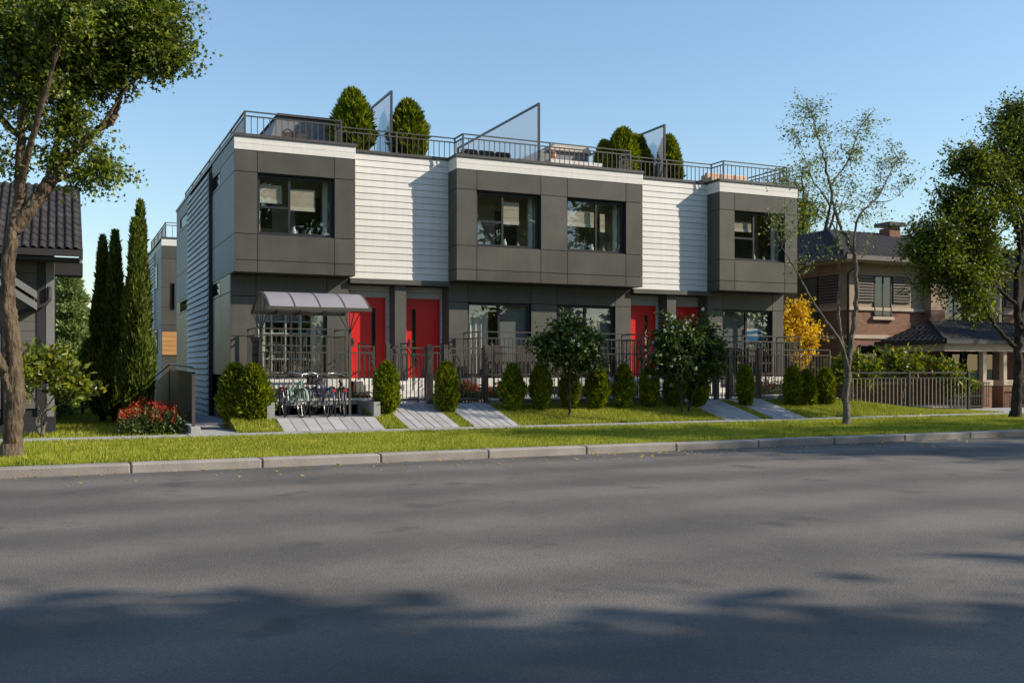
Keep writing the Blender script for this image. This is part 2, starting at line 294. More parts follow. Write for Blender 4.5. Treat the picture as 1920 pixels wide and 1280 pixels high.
class B:
    """collects shapes into one mesh"""
    def __init__(s): s.v = []; s.f = []; s.m = []
    def add(s, v, f, m=0):
        n = len(s.v); s.v += [tuple(p) for p in v]; s.f += [tuple(i+n for i in q) for q in f]; s.m += [m]*len(f); return s
    def box(s, x0, x1, y0, y1, z0, z1, m=0):
        v = [(x0,y0,z0),(x1,y0,z0),(x1,y1,z0),(x0,y1,z0),(x0,y0,z1),(x1,y0,z1),(x1,y1,z1),(x0,y1,z1)]
        return s.add(v, [(0,3,2,1),(4,5,6,7),(0,1,5,4),(1,2,6,5),(2,3,7,6),(3,0,4,7)], m)
    def prism(s, prof, axis, a, b, m=0):
        """prof: 2D points; axis 'x' -> (y,z) profile swept along x, 'y' -> (x,z)"""
        n = len(prof)
        def P(p, t): return (t, p[0], p[1]) if axis == 'x' else ((p[0], t, p[1]) if axis == 'y' else (p[0], p[1], t))
        v = [P(p, a) for p in prof] + [P(p, b) for p in prof]
        f = [(i, (i+1) % n, n+(i+1) % n, n+i) for i in range(n)] + [tuple(range(n))[::-1], tuple(range(n, 2*n))]
        return s.add(v, f, m)
    def tube(s, pts, rad, n=6, m=0, cap=True):
        pts = [Vector(p) for p in pts]; k = len(pts)
        if not hasattr(rad, '__len__'): rad = [rad]*k
        v = []; f = []; up = Vector((0,0,1)); ref = None
        for i, p in enumerate(pts):
            d = (pts[min(i+1,k-1)] - pts[max(i-1,0)]).normalized()
            if ref is None: ref = d.orthogonal().normalized()
            ref = (ref - d*ref.dot(d))
            ref = ref.normalized() if ref.length > 1e-5 else d.orthogonal().normalized()
            bi = d.cross(ref)
            for j in range(n):
                a = 2*math.pi*j/n; v.append(p + (ref*math.cos(a) + bi*math.sin(a))*rad[i])
        for i in range(k-1):
            for j in range(n):
                f.append((i*n+j, i*n+(j+1) % n, (i+1)*n+(j+1) % n, (i+1)*n+j))
        if cap: f += [tuple(range(n))[::-1], tuple(range((k-1)*n, k*n))]
        return s.add(v, f, m)
    def ring(s, c, r, rt, axis='x', n=28, k=6, m=0):
        pts = []; f = []; v = []
        for i in range(n):
            a = 2*math.pi*i/n
            for j in range(k):
                b = 2*math.pi*j/k; rr = r + rt*math.cos(b); h = rt*math.sin(b)
                q = (h, rr*math.cos(a), rr*math.sin(a))
                v.append((c[0]+q[0], c[1]+q[1], c[2]+q[2]))
        for i in range(n):
            for j in range(k):
                f.append((i*k+j, ((i+1) % n)*k+j, ((i+1) % n)*k+(j+1) % k, i*k+(j+1) % k))
        return s.add(v, f, m)
    def mesh(s, name, mats, smooth=False, bevel=0.0):
        me = bpy.data.meshes.new(name); me.from_pydata(s.v, [], s.f)
        for mm in (mats if isinstance(mats, (list, tuple)) else [mats]): me.materials.append(M[mm])
        if any(s.m): me.polygons.foreach_set('material_index', s.m)
        if bevel:
            bm = bmesh.new(); bm.from_mesh(me); bmesh.ops.bevel(bm, geom=bm.edges[:], offset=bevel, segments=1, affect='EDGES', profile=.7); bm.to_mesh(me); bm.free()
        if smooth: me.polygons.foreach_set('use_smooth', [True]*len(me.polygons))
        me.update(); return me
    def build(s, name, mats, parent=None, smooth=False, bevel=0.0, **kw):
        return tag(mobj(name, s.mesh(name, mats, smooth, bevel), parent), **kw)
_cache = {}
def piece(name, x0, x1, y0, y1, z0, z1, mat, parent, bevel=0.0):
    """one box-shaped piece; alike pieces share mesh data"""
    sx, sy, sz = x1-x0, y1-y0, z1-z0
    key = (round(sx,3), round(sy,3), round(sz,3), mat, bevel, name)
    if key not in _cache:
        _cache[key] = B().box(0, sx, 0, sy, 0, sz).mesh(name, mat, False, bevel)
    return mobj(name, _cache[key], parent, (x0, y0, z0))
def np_mesh(name, V, F, mats, midx=None, smooth=False):
    me = bpy.data.meshes.new(name); V = np.asarray(V, np.float32); F = np.asarray(F, np.int32)
    me.vertices.add(len(V)); me.vertices.foreach_set('co', V.ravel())
    k = F.shape[1]; me.loops.add(F.size); me.loops.foreach_set('vertex_index', F.ravel())
    me.polygons.add(len(F)); me.polygons.foreach_set('loop_start', np.arange(0, F.size, k, dtype=np.int32))
    me.polygons.foreach_set('loop_total', np.full(len(F), k, np.int32))
    for mm in mats: me.materials.append(M[mm])
    if midx is not None: me.polygons.foreach_set('material_index', np.asarray(midx, np.int32))
    me.update(calc_edges=True); me.validate(); return me
LEAF = {'oval': (np.array([[0,0,0],[-.26,.45,.07],[0,1,-.06],[.26,.45,.07]]), [(0,1,2),(0,2,3)]),
        'maple': (np.array([[0,0,0],[-.5,.35,.08],[-.16,.5,0],[0,1,-.1],[.16,.5,0],[.5,.35,.08]]), [(0,1,2),(0,2,4),(2,3,4),(0,4,5)]),
        'spray': (np.array([[0,0,0],[-.16,.4,.05],[0,1,0],[.16,.4,.05]]), [(0,1,2),(0,2,3)])}
def leaf_arrays(pos, dirs, size, kind='oval', roll=None):
    """pos (n,3); dirs (n,3) growth direction; size (n,)"""
    L, T = LEAF[kind]; n = len(pos)
    d = dirs/np.maximum(np.linalg.norm(dirs, axis=1, keepdims=True), 1e-6)
    r = rng.normal(size=(n,3)) if roll is None else roll
    s = np.cross(d, r); s /= np.maximum(np.linalg.norm(s, axis=1, keepdims=True), 1e-6); nn = np.cross(s, d)
    P = pos[:,None,:] + size[:,None,None]*(L[None,:,0:1]*s[:,None,:] + L[None,:,1:2]*d[:,None,:] + L[None,:,2:3]*nn[:,None,:])
    k = len(L); F = (np.array(T)[None] + (np.arange(n)*k)[:,None,None]).reshape(-1,3)
    return P.reshape(-1,3), F
def rand_dirs(n, up=0.0):
    d = rng.normal(size=(n,3)); d /= np.linalg.norm(d, axis=1, keepdims=True); d[:,2] += up; return d

# ------------------------------------------------------------ ground, road, walks
def sheet(name, pts, mat, thick=None):
    b = B(); n = len(pts); b.add(pts, [tuple(range(n))]); return b.build(name, mat, kind='structure')
B().add([(-600,-600,-.42),(900,-600,-.42),(900,900,-.42),(-600,900,-.42)], [(0,1,2,3)]).build('ground', 'far_ground', kind='structure')
B().box(-90, 160, 2.6, 15.30, -.40, -.12).build('road', 'asphalt', kind='structure')
# near side (behind the camera) pavement
B().box(-90, 160, -14, 2.35, -.40, -.02).build('opposite_verge', 'lawn', kind='structure')
B().box(-90, 160, 2.35, 2.6, -.40, 0.0).build('opposite_kerb', 'kerb', kind='structure')
# kerb of single stones
kerb = B().box(-40, 70, 15.32, 15.60, -.40, -.03).build('kerb', 'joint', kind='structure')
x = -40.0; i = 0
random.seed(3)
while x < 70:
    L_ = 1.86
    vis = -3 < x < 30
    o = piece('kerb_stone', x+.008, x+L_-.008, 15.28, 15.62, -.30, 0.015, 'kerb', kerb, .018)
    o.location.y += random.uniform(-.006,.006); o.location.z += random.uniform(-.006,.004)
    x += L_
B().box(-60, 120, 15.60, 20.46, -.40, -.02).build('verge', 'lawn', kind='structure')
# sidewalk: slabs with joints
walk = B().box(-60, 120, 20.46, 21.74, -.40, -.02).build('sidewalk', 'joint', kind='structure')
x = -24.0
while x < 60:
    o = piece('sidewalk_slab', x+.006, x+2.4-.006, 20.47, 21.73, -.1, 0.0, 'conc', walk, .008); o.location.z += random.uniform(-.003,.003); x += 2.4
# yard ground
B().box(-60, 120, 21.74, 120, -.40, -.06).build('yard_ground', 'lawn', kind='structure')
def lawn_z(y): return max(0.0, min(.44, (y-21.75)*.225))
def slope_sheet(name, x0, x1, y0=21.74, y1=23.72, mat='lawn', z1=None):
    za, zb = -.02, (lawn_z(y1)-.02 if z1 is None else z1)
    b = B(); b.add([(x0,y0,za),(x1,y0,za),(x1,y1,zb),(x0,y1,zb),(x0,y0,-.4),(x1,y0,-.4),(x1,y1,-.4),(x0,y1,-.4)],
                   [(0,1,2,3),(0,4,5,1),(1,5,6,2),(3,2,6,7),(0,3,7,4)])
    return b.build(name, mat, kind='structure')
LAWNS = [(3.45,4.42),(6.72,7.26),(8.54,8.88),(10.06,16.06),(17.32,17.68),(18.82,20.9)]
for a, b_ in LAWNS: slope_sheet('front_lawn', a, b_)
b = B(); nx_ = 12
for q in range(nx_):
    xa, xb = 20.9+q*.45, 20.9+(q+1)*.45; fa, fb = (.5+.5*math.cos(math.pi*q/nx_)), (.5+.5*math.cos(math.pi*(q+1)/nx_))
    b.add([(xa,21.74,-.02),(xb,21.74,-.02),(xb,23.72,.424*fb-.02),(xa,23.72,.424*fa-.02)], [(0,1,2,3)])
b.build('side_lawn', 'lawn', kind='structure')
B().box(26.3, 60, 21.74, 23.4, -.4, -.02).build('side_lawn', 'lawn', kind='structure')
# bike pad + paver ramp
padramp = slope_sheet('paver_ramp', 4.42, 6.72, 21.74, 22.62, 'joint', .21)
B().box(4.42, 6.72, 22.62, 24.2, -.4, .235).build('bike_pad', 'conc', kind='structure')
def ramp_pavers(parent, x0, x1, y0, y1, z0, z1, nx, ny, mat='paver'):
    ang = math.atan2(z1-z0, y1-y0); L = math.hypot(y1-y0, z1-z0); wx = (x1-x0)/nx; ly = L/ny
    key = ('rp', round(wx,3), round(ly,3))
    if key not in _cache: _cache[key] = B().box(.006, wx-.006, .006, ly-.006, -.06, 0).mesh('paver', mat, False, .006)
    for a in range(nx):
        for b_ in range(ny):
            off = 0
            o = bpy.data.objects.new('paver', _cache[key])
            t = (b_)*ly
            o.location = (x0+a*wx, y0+t*math.cos(ang), z0+t*math.sin(ang)+random.uniform(0,.006)); o.rotation_euler = (ang, 0, 0)
            WM[o.name] = Matrix.Identity(4); link(o, parent)
ramp_pavers(padramp, 4.42, 6.72, 21.74, 22.62, .004, .24, 8, 1)
PATHS = [(7.26,8.54),(8.88,10.06),(16.06,17.32),(17.68,18.82)]
for a, b_ in PATHS:
    p = slope_sheet('garden_path', a, b_, 21.74, 23.75, 'joint', .44)
    ramp_pavers(p, a, b_, 21.74, 23.75, .004, .47, 6, 2)
# side walkway to the left of the building
B().box(2.45, 3.45, 21.74, 25, -.4, .003).build('side_walkway', 'conc', kind='structure')
B().box(2.45, 3.97, 25, 60, -.4, .003).build('side_walkway', 'conc', kind='structure')
# courtyard paving between the terrace and the fence
B().box(4.2, 21.8, 24.2, 26.2, -.4, .47).build('courtyard', 'conc', kind='structure')
B().box(7.2, 21.8, 23.72, 24.2, -.4, .466).build('courtyard', 'conc', kind='structure')
# right hand driveway, right of the fence
B().box(26.6, 60, 21.74, 24.4, -.4, -.004).build('driveway', 'conc', kind='structure')

# ------------------------------------------------------------ townhouse block
TH = empty('townhouse_block', (12.9, 26, 0), 'dark grey and white two-storey modern townhouse row with red doors and roof terraces', 'building')
Y0, YW, YB = 25.6, 26.25, 39.2
XL, XR = 3.97, 21.78
BAYS = [(3.97,7.08),(9.94,15.92),(18.72,21.78)]
RECESS = [(7.08,9.94),(15.92,18.72)]
BWIN = [[(4.55,6.50)],[(10.55,12.51),(13.38,15.33)],[(19.31,21.26)]]
BSEAM = [[4.54,6.52],[10.54,12.52,13.37,15.34],[19.30,21.27]]
ZB, ZF, ZT = 3.80, 6.87, 7.20
ZS = [3.80, 4.10, 4.76, 6.32, 6.87]
def holed(b, x0, x1, z0, z1, y0, y1, holes):
    xs = sorted({x0,x1,*[h[0] for h in holes],*[h[1] for h in holes]}); zs = sorted({z0,z1,*[h[2] for h in holes],*[h[3] for h in holes]})
    for i in range(len(xs)-1):
        for j in range(len(zs)-1):
            cx, cz = (xs[i]+xs[i+1])/2, (zs[j]+zs[j+1])/2
            if any(h[0]<cx<h[1] and h[2]<cz<h[3] for h in holes): continue
            b.box(xs[i], xs[i+1], y0, y1, zs[j], zs[j+1])
    return b
def room(parent, x0, x1, z0, z1, y0, y1, name='room_interior'):
    b = B(); b.add([(x0,y0,z0),(x1,y0,z0),(x1,y1,z0),(x0,y1,z0),(x0,y0,z1),(x1,y0,z1),(x1,y1,z1),(x0,y1,z1)], [(0,1,2,3)], 1)
    b.add([(x0,y0,z0),(x1,y0,z0),(x1,y1,z0),(x0,y1,z0),(x0,y0,z1),(x1,y0,z1),(x1,y1,z1),(x0,y1,z1)], [(4,7,6,5),(3,2,6,7),(0,3,7,4),(1,5,6,2)], 0)
    # return wall beside the opening, a dark doorway and a picture on the back wall
    xm = x0+(x1-x0)*.62
    b.box(xm, xm+.7, y1-.03, y1-.01, z0, z0+2.1, 2)
    b.box(x0+.3, x0+1.1, y1-.05, y1-.01, z0+1.2, z0+1.9, 2)
    return b.build(name, ['room','floor','room_dark'], parent)
def window(parent, x0, x1, z0, z1, y, bars, blinds=(), mid=None, ft=.055, fd=.09):
    """frame mesh named window with mullions, panes and blinds below it. y = outer face of the frame"""
    b = B(); b.box(x0,x1,y,y+fd,z0,z0+ft).box(x0,x1,y,y+fd,z1-ft,z1).box(x0,x0+ft,y,y+fd,z0+ft,z1-ft).box(x1-ft,x1,y,y+fd,z0+ft,z1-ft)
    wd = b.build('window', 'frame', parent)
    xs = [x0+ft] + list(bars) + [x1-ft]
    for xb in bars: B().box(xb-.03, xb+.03, y+.004, y+fd-.004, z0+ft, z1-ft).build('mullion', 'frame', wd)
    for i in range(len(xs)-1):
        a = xs[i] + (.03 if i else 0); c = xs[i+1] - (.03 if i < len(xs)-2 else 0)
        zz = [z0+ft, z1-ft]
        if mid and i in mid:
            zm = mid[i]; B().box(a, c, y+.008, y+fd-.008, zm-.028, zm+.028).build('sash_bar', 'frame', wd); zz = [z0+ft, zm-.028, zm+.028, z1-ft]
            zz = [(zz[0],zz[1]),(zz[2],zz[3])]
        else: zz = [(zz[0],zz[1])]
        for (za, zb) in zz: B().box(a-.004, c+.004, y+fd*.45, y+fd*.45+.008, za-.004, zb+.004).build('pane', 'glass', wd)
    for (xa, xb, za, zb) in blinds:
        bl = B(); yb = y+fd+.08
        n = 5
        for k in range(n):
            za_, zb_ = za+(zb-za)*k/n, za+(zb-za)*(k+1)/n
            bl.box(xa, xb, yb-.004*(k % 2), yb+.012, za_, zb_, 0)
        bl.box(xa, xb, yb-.016, yb+.02, za-.09, za, 1)
        bl.build('blind', ['blind','blind_hem'], wd)
    return wd
def curtain(parent, x0, x1, z0, z1, y):
    n = max(8, int((x1-x0)/.03)); v = []; f = []
    for i in range(n+1):
        xx = x0+(x1-x0)*i/n; yy = y+.035*math.sin(i*1.1)+.012*math.sin(i*2.7); v += [(xx,yy,z0),(xx,yy,z1)]
    for i in range(n): f.append((2*i,2*i+2,2*i+3,2*i+1))
    b = B(); b.add(v, f); return b.build('curtain', 'curtain', parent, smooth=True)
def small_vase(parent, x, y, z, h, mat):
    prof = [(.05,0),(.08,.3),(.085,.55),(.04,.85),(.05,1)]; b = B()
    b.tube([(x,y,z+p[1]*h) for p in prof], [p[0]*h/.3 for p in prof], 10); return b.build('vase', mat, parent, smooth=True)

G = .007   # half joint between panels
for k, (x0, x1) in enumerate(BAYS):
    bay = B(); wins = BWIN[k]
    holed(bay, x0+.03, x1-.03, ZB+.03, ZT-.02, Y0+.03, Y0+.16, [(a, c, 4.78, 6.30) for a, c in wins])
    bay.box(x0+.03, x0+.15, Y0+.16, YW+.3, ZB+.03, ZT-.02); bay.box(x1-.15, x1-.03, Y0+.16, YW+.3, ZB+.03, ZT-.02)
    bay.box(x0+.15, x1-.15, Y0+.16, YW+.3, ZB+.03, ZB+.15)
    bo = bay.build('bay', 'substrate', TH)
    xs = [x0+.002] + BSEAM[k] + [x1-.002]
    for i in range(len(xs)-1):
        for j in range(len(ZS)-1):
            cx = (xs[i]+xs[i+1])/2
            if j == 2 and any(a < cx < c for a, c in wins): continue
            piece('panel', xs[i]+(G if i else 0), xs[i+1]-(G if i < len(xs)-2 else 0), Y0, Y0+.028, ZS[j]+(G if j else 0), ZS[j+1]-G, 'panel', bo, .003)
    # side cladding of the bay
    for sx, nm in ((x0, -1), (x1-.028, 1)):
        for j in range(len(ZS)-1):
            ya, yb = Y0+.031, (28.0 if (k == 0 and nm < 0) else YW-.004)
            if k == 0 and nm < 0: continue
            piece('panel', sx, sx+.028, ya, yb, ZS[j]+(G if j else 0), ZS[j+1]-G, 'panel', bo, .003)
    B().box(x0+.03, x1-.03, Y0+.031, YW-.004, ZB+.002, ZB+.028).build('soffit', 'panel', bo)
    # white fascia boards round the top
    for j, (za, zb) in enumerate(((ZF, ZF+.158), (ZF+.164, ZT-.004))):
        B().box(x0-.006, x1+.006, Y0-.014+.004*j, Y0+.03, za, zb).build('fascia_board', 'white_board', bo, bevel=.003)
        for sx in (x0-.006, x1-.024):
            if k == 0 and sx < x0: continue
            B().box(sx+.003, sx+.027, Y0+.031, YW-.004, za, zb).build('fascia_board', 'white_board', bo)
    # coping
    b = B(); b.box(x0-.03, x1+.03, Y0-.045, Y0+.30, ZT, ZT+.075).box(x0-.03, x0+.24, Y0+.30, YW+.3, ZT, ZT+.075).box(x1-.24, x1+.03, Y0+.30, YW+.3, ZT, ZT+.075)
    b.build('coping', 'metal', bo)
    # windows
    for a, c in wins:
        xm = a+(c-a)*.42
        style = [(a+.10, xm-.16, 5.70, 6.08), (xm+.06, c-.42, 5.55, 6.02)] if k != 1 else ([(xm+.05, c-.55, 5.55, 6.10)] if a < 12 else [(a+.08, xm+.25, 5.62, 6.0), (xm+.42, c-.55, 5.5, 5.95)])
        if k == 2: style = [(a+.06, a+.85, 5.80, 6.02)]
        wd = window(bo, a+.008, c-.008, 4.788, 6.292, Y0+.125, [xm if k != 1 or a < 12 else a+(c-a)*.52], style, {0: 5.48} if not (k == 1 and a > 12) else None)
        small_vase(wd, xm+.16, Y0+.34, 4.80, .24, 'white_paint')
        small_vase(wd, c-.55, Y0+.36, 4.80, .17, 'blind')
        curtain(wd, a-.05, a+.14, 4.7, 6.4, Y0+.42); curtain(wd, c-.2, c+.05, 4.7, 6.4, Y0+.44)
        B().box(a+.01, c-.01, Y0+.18, Y0+.5, 4.74, 4.79).build('window_sill', 'white_paint', wd)
    segs = [(x0+.16, x1-.16)] if k != 1 else [(x0+.16, 12.90), (12.96, x1-.16)]
    for a, c in segs: room(TH, a, c, ZB+.16, 6.85, Y0+.165, 27.35)  # back wall set close, room shaped shallow to bounce more light

# recessed white walls between the bays
for k, (x0, x1) in enumerate(RECESS):
    uw = B().box(x0, x1, YW+.02, YW+.22, 3.62, ZT-.02).build('upper_wall', 'substrate', TH)
    zt, n = ZT-.004, 19; e = (zt-3.80)/n
    for j in range(n):
        za = 3.80+j*e
        key = ('wb', round(x1-x0,3))
        if key not in _cache:
            _cache[key] = B().prism([(YW-.020,0),(YW-.004,e-.007),(YW+.018,e-.007),(YW+.018,0)], 'x', .004, x1-x0-.004).mesh('siding_board', 'white_board')
        mobj('siding_board', _cache[key], uw, (x0, 0, za))
    b = B(); b.box(x0-.2, x1+.2, YW-.045, YW+.3, ZT+.001, ZT+.074); b.build('coping', 'metal', uw)
    # sill-like canopy over the entrance recess
    B().box(x0+.002, x1-.002, YW-.14, YW+.5, 3.655, 3.792).build('entrance_canopy', 'panel_gf', uw, bevel=.004)

# ground floor: per bay wall with glazed doors
GW = [[(4.62,6.48,'open')],[(10.54,12.52,'grey'),(13.36,15.35,'grey')],[(19.32,21.30,'art')]]
ZG0, ZG1 = 1.12, 3.24
for k, (x0, x1) in enumerate(BAYS):
    holes = [(a, c, ZG0, ZG1) for a, c, s_ in GW[k]]
    b = holed(B(), x0+.03, x1-.03, .0, ZB+.03, YW+.03, YW+.18, holes)
    gw = b.build('ground_floor_wall', 'substrate', TH)
    xs = sorted({x0+.02, x1-.02, *[h[0] for h in holes], *[h[1] for h in holes]}); zs = [.6, ZG0, 1.9, 2.55, ZG1, ZB-.01] if False else [.5, ZG0, 2.2, ZG1, ZB-.01]
    for i in range(len(xs)-1):
        for j in range(len(zs)-1):
            cx, cz = (xs[i]+xs[i+1])/2, (zs[j]+zs[j+1])/2
            if any(h[0] < cx < h[1] and h[2] < cz < h[3] for h in holes): continue
            piece('panel', xs[i]+(G if i else 0), xs[i+1]-(G if i < len(xs)-2 else 0), YW, YW+.028, zs[j]+G, zs[j+1]-G, 'panel_gf', gw, .003)
    for a, c, st in GW[k]:
        xm = (a+c)/2
        wd = window(gw, a+.008, c-.008, ZG0+.008, ZG1-.008, YW+.09, [xm], [(a+.1, c-.1, 3.0, 3.18)] if st == 'open' else [], None, .06)
        if st == 'grey':
            curtain(wd, a+.05, a+.75, ZG0+.05, 3.0, YW+.34)
            B().box(xm+.04, c-.02, YW+.24, YW+.255, ZG0+.1, 3.2).build('roller_blind', 'roller', wd)
            if a > 13: B().box(a+.02, xm-.02, YW+.24, YW+.255, ZG0+.4, 3.2).build('roller_blind', 'roller', wd)
        if st == 'open':
            curtain(wd, a-.05, a+.3, ZG0, 3.1, YW+.4); curtain(wd, c-.35, c+.05, ZG0, 3.1, YW+.4)
        if st == 'art':
            B().box(a+.02, c-.02, YW+.3, YW+.315, ZG0+.9, 3.2).build('roller_blind', 'roller', wd)
            ar = B().box(xm+.08, c-.18, YW+.24, YW+.27, 2.22, 2.66).build('painting', 'white_paint', wd)
            b = B(); b.add([(xm+.1,YW+.236,2.46),(c-.2,YW+.236,2.5),(c-.2,YW+.236,2.63),(xm+.1,YW+.236,2.56)], [(0,1,2,3)]); b.add([(xm+.2,YW+.236,2.24),(c-.2,YW+.236,2.24),(c-.2,YW+.236,2.39),(xm+.1,YW+.236,2.4)], [(0,1,2,3)])
            b2 = b; b2.build('painting_stripes', 'art_blue', wd)
    segs = [(x0+.16, x1-.16)] if k != 1 else [(x0+.16, 12.90), (12.96, x1-.16)]
    for i, (a, c) in enumerate(segs): room(TH, a, c, ZG0-.02, 3.66, YW+.185, 29.6)
# left ground floor room: shelf added to imitate pale reflected lines, then dining things
b = B()
for xx in (4.75, 5.12, 5.5, 5.9, 6.3): b.box(xx-.018, xx+.018, 26.78, 27.05, 1.1, 2.95)
for zz in (1.25, 1.62, 1.98, 2.3, 2.62, 2.93): b.box(4.76, 6.29, 26.80, 27.04, zz-.014, zz+.014)
b.build('added_shelf_grid', 'white_paint', TH)
random.seed(9); b = B()
for q in range(26):
    xx = random.uniform(4.8, 6.2); zz = random.choice((1.264, 1.634, 1.994, 2.314, 2.634)); hh = random.uniform(.1,.24); ww = random.uniform(.03,.09); b.box(xx, xx+ww, 26.85, 27.0, zz, zz+hh, q % 3)
b.build('added_shelf_contents', ['cushion','room_dark','blind'], TH)
for xx in (4.9, 5.5, 6.1):
    B().box(xx-.2, xx+.2, 28.0, 28.05, 1.5, 2.1).box(xx-.2, xx-.16, 28.0, 28.4, 1.1, 1.55).box(xx+.16, xx+.2, 28.0, 28.4, 1.1, 1.55).box(xx-.2, xx+.2, 28.0, 28.42, 1.5, 1.56).build('dining_chair', 'white_paint', TH)
B().box(4.8, 6.3, 28.2, 29.1, 1.82, 1.87).box(4.9, 4.98, 28.3, 28.38, 1.1, 1.82).box(6.12, 6.2, 28.3, 28.38, 1.1, 1.82).box(4.9, 4.98, 28.9, 28.98, 1.1, 1.82).box(6.12, 6.2, 28.9, 28.98, 1.1, 1.82).build('dining_table', 'white_paint', TH)

# entrances: pillar, doors, soffit boards
YD = 26.72
for k, (x0, x1) in enumerate(RECESS):
    px0, px1 = x0+1.29, x0+1.62
    B().box(px0, px1, YW-.004, YD+.1, .5, 3.652).build('entrance_pillar', 'panel_gf', TH, bevel=.004)
    eb = B(); eb.box(x0-.04, x1+.04, YD+.06, YD+.2, .4, 3.66)
    ew = eb.build('entrance_wall', 'substrate', TH)
    # dark cheek walls
    B().box(x0-.03, x0-.001, YW+.029, YD+.06, .5, 3.65).box(x1+.001, x1+.03, YW+.029, YD+.06, .5, 3.65).build('cheek_wall', 'panel_gf', ew)
    for (a, c, da, dc, slot) in ((x0, px0, x0+.14, x0+1.13, .70), (px1, x1, px1+.16, px1+1.12, .24)):
        # boards over and beside the door
        for j in range(2): piece('siding_board', a+.004, c-.004, YD+.02, YD+.058, 3.33+j*.166, 3.33+j*.166+.158, 'grey_board', ew, .003)
        z = 1.1
        while z < 3.3:
            zt = min(z+.172, 3.322)
            if c-dc > .06: piece('siding_board', dc+.045, c-.004, YD+.02, YD+.058, z, zt, 'grey_board', ew)
            if da-a > .06: piece('siding_board', a+.004, da-.045, YD+.02, YD+.058, z, zt, 'grey_board', ew)
            z += .179
        b = B().box(da-.04, da, YD+.0, YD+.058, 1.08, 3.325).box(dc, dc+.04, YD+.0, YD+.058, 1.08, 3.325).box(da-.04, dc+.04, YD+.0, YD+.058, 3.285, 3.326)
        b.build('door_frame', 'red', ew)
        sx = da+(dc-da)*slot
        b = holed(B(), da+.004, dc-.004, 1.09, 3.28, YD+.03, YD+.056, [(sx-.045, sx+.045, 1.45, 3.02)])
        dr_ = b.build('door', 'red', TH)
        B().box(sx-.046, sx+.046, YD+.036, YD+.044, 1.45, 3.02).build('door_glass', 'glass', dr_)
        B().box(sx-.058, sx-.044, YD+.022, YD+.05, 1.44, 3.03).box(sx+.044, sx+.058, YD+.022, YD+.05, 1.44, 3.03).box(sx-.058, sx+.058, YD+.022, YD+.05, 3.02, 3.035).box(sx-.058, sx+.058, YD+.022, YD+.05, 1.435, 1.45).build('glass_trim', 'frame', dr_)
        hx = da+.1 if slot > .5 else da+.09
        B().tube([(hx,YD+.03,2.12),(hx,YD-.02,2.12),(hx+.13,YD-.025,2.12)], .012, 6).box(hx-.025, hx+.025, YD+.02, YD+.031, 2.0, 2.2).build('door_handle', 'dark_metal', dr_)
    B().box(x0, x1, YW+.3, YD+.05, 1.02, 1.09).build('threshold', 'slab', TH)
    room(TH, x0+.05, x1-.05, 1.0, 3.6, YD+.21, 30, 'hall_interior')

# long left side wall
side = B().box(XL+.03, XL+.2, YW+.04, YB, 1.18, ZT-.02).box(XL+.03, XL+.2, Y0+.17, YW+.04, ZB+.03, ZT-.02).build('side_wall', 'substrate', TH)
B().box(XL+.06, XL+.3, YW+.1, YB, -.1, .62).build('foundation', 'conc_wall', TH)
B().box(XL+.10, XL+.3, YW+.1, YB, .62, 1.18).build('plinth', 'substrate', TH)
SWIN = [(28.0,29.55,6.36,6.79),(34.85,37.9,6.32,6.81),(28.0,29.55,3.33,3.77),(34.85,38.0,3.33,3.76)]
ys = [Y0+.002, 28.0, 29.58, 34.8, 38.0, YB]
zs = [1.2, 3.33, 3.80, 4.76, 6.32, 6.81, ZT-.004]
for i in range(len(ys)-1):
    if i == 2: continue
    for j in range(len(zs)-1):
        if i in (1,3) and j in (1,4): continue
        ya = ys[i]+(G if i else 0)
        if j < 2 and i == 0: ya = YW+.002
        piece('panel', XL, XL+.028, ya, ys[i+1]-G, zs[j]+(G if j else 0), zs[j+1]-(G if j < len(zs)-2 else 0), 'side_panel' if j >= 2 else 'panel_gf', side, .003)
for (ya, yb, za, zb) in [(28.0,29.58,6.32,6.81),(34.8,38.0,6.32,6.81),(28.0,29.58,3.33,3.80),(34.8,38.0,3.33,3.80)]:
    b = B(); x = XL-.004
    b.box(x, x+.06, ya+.01, yb-.01, za+.01, za+.06).box(x, x+.06, ya+.01, yb-.01, zb-.06, zb-.01).box(x, x+.06, ya+.01, ya+.06, za+.06, zb-.06).box(x, x+.06, yb-.06, yb-.01, za+.06, zb-.06)
    wd = b.build('window', 'frame', side); B().box(x+.025, x+.033, ya+.055, yb-.055, za+.055, zb-.055).build('pane', 'side_glass', wd)
    B().box(XL+.1, XL+.12, ya, yb, za, zb).build('window_backing', 'room_dark', wd)
n = 40; e = (6.98+.04)/n
sb = B().box(XL-.075, XL+.03, 29.60, 34.78, -.05, 6.97).build('siding_bump_out', 'substrate', TH)
for j in range(n):
    key = ('sb',)
    if key not in _cache: _cache[key] = B().prism([(XL-.145,0),(XL-.078,.0),(XL-.078,e-.004),(XL-.088,e-.004),(XL-.143,.014)], 'y', 29.62, 34.77).mesh('siding_board', 'grey_board')
    mobj('siding_board', _cache[key], sb, (0, 0, -.04+j*e))
B().box(XL-.09, XL-.0, 29.575, 29.60, -.05, 6.975).build('corner_trim', 'dark_metal', sb)
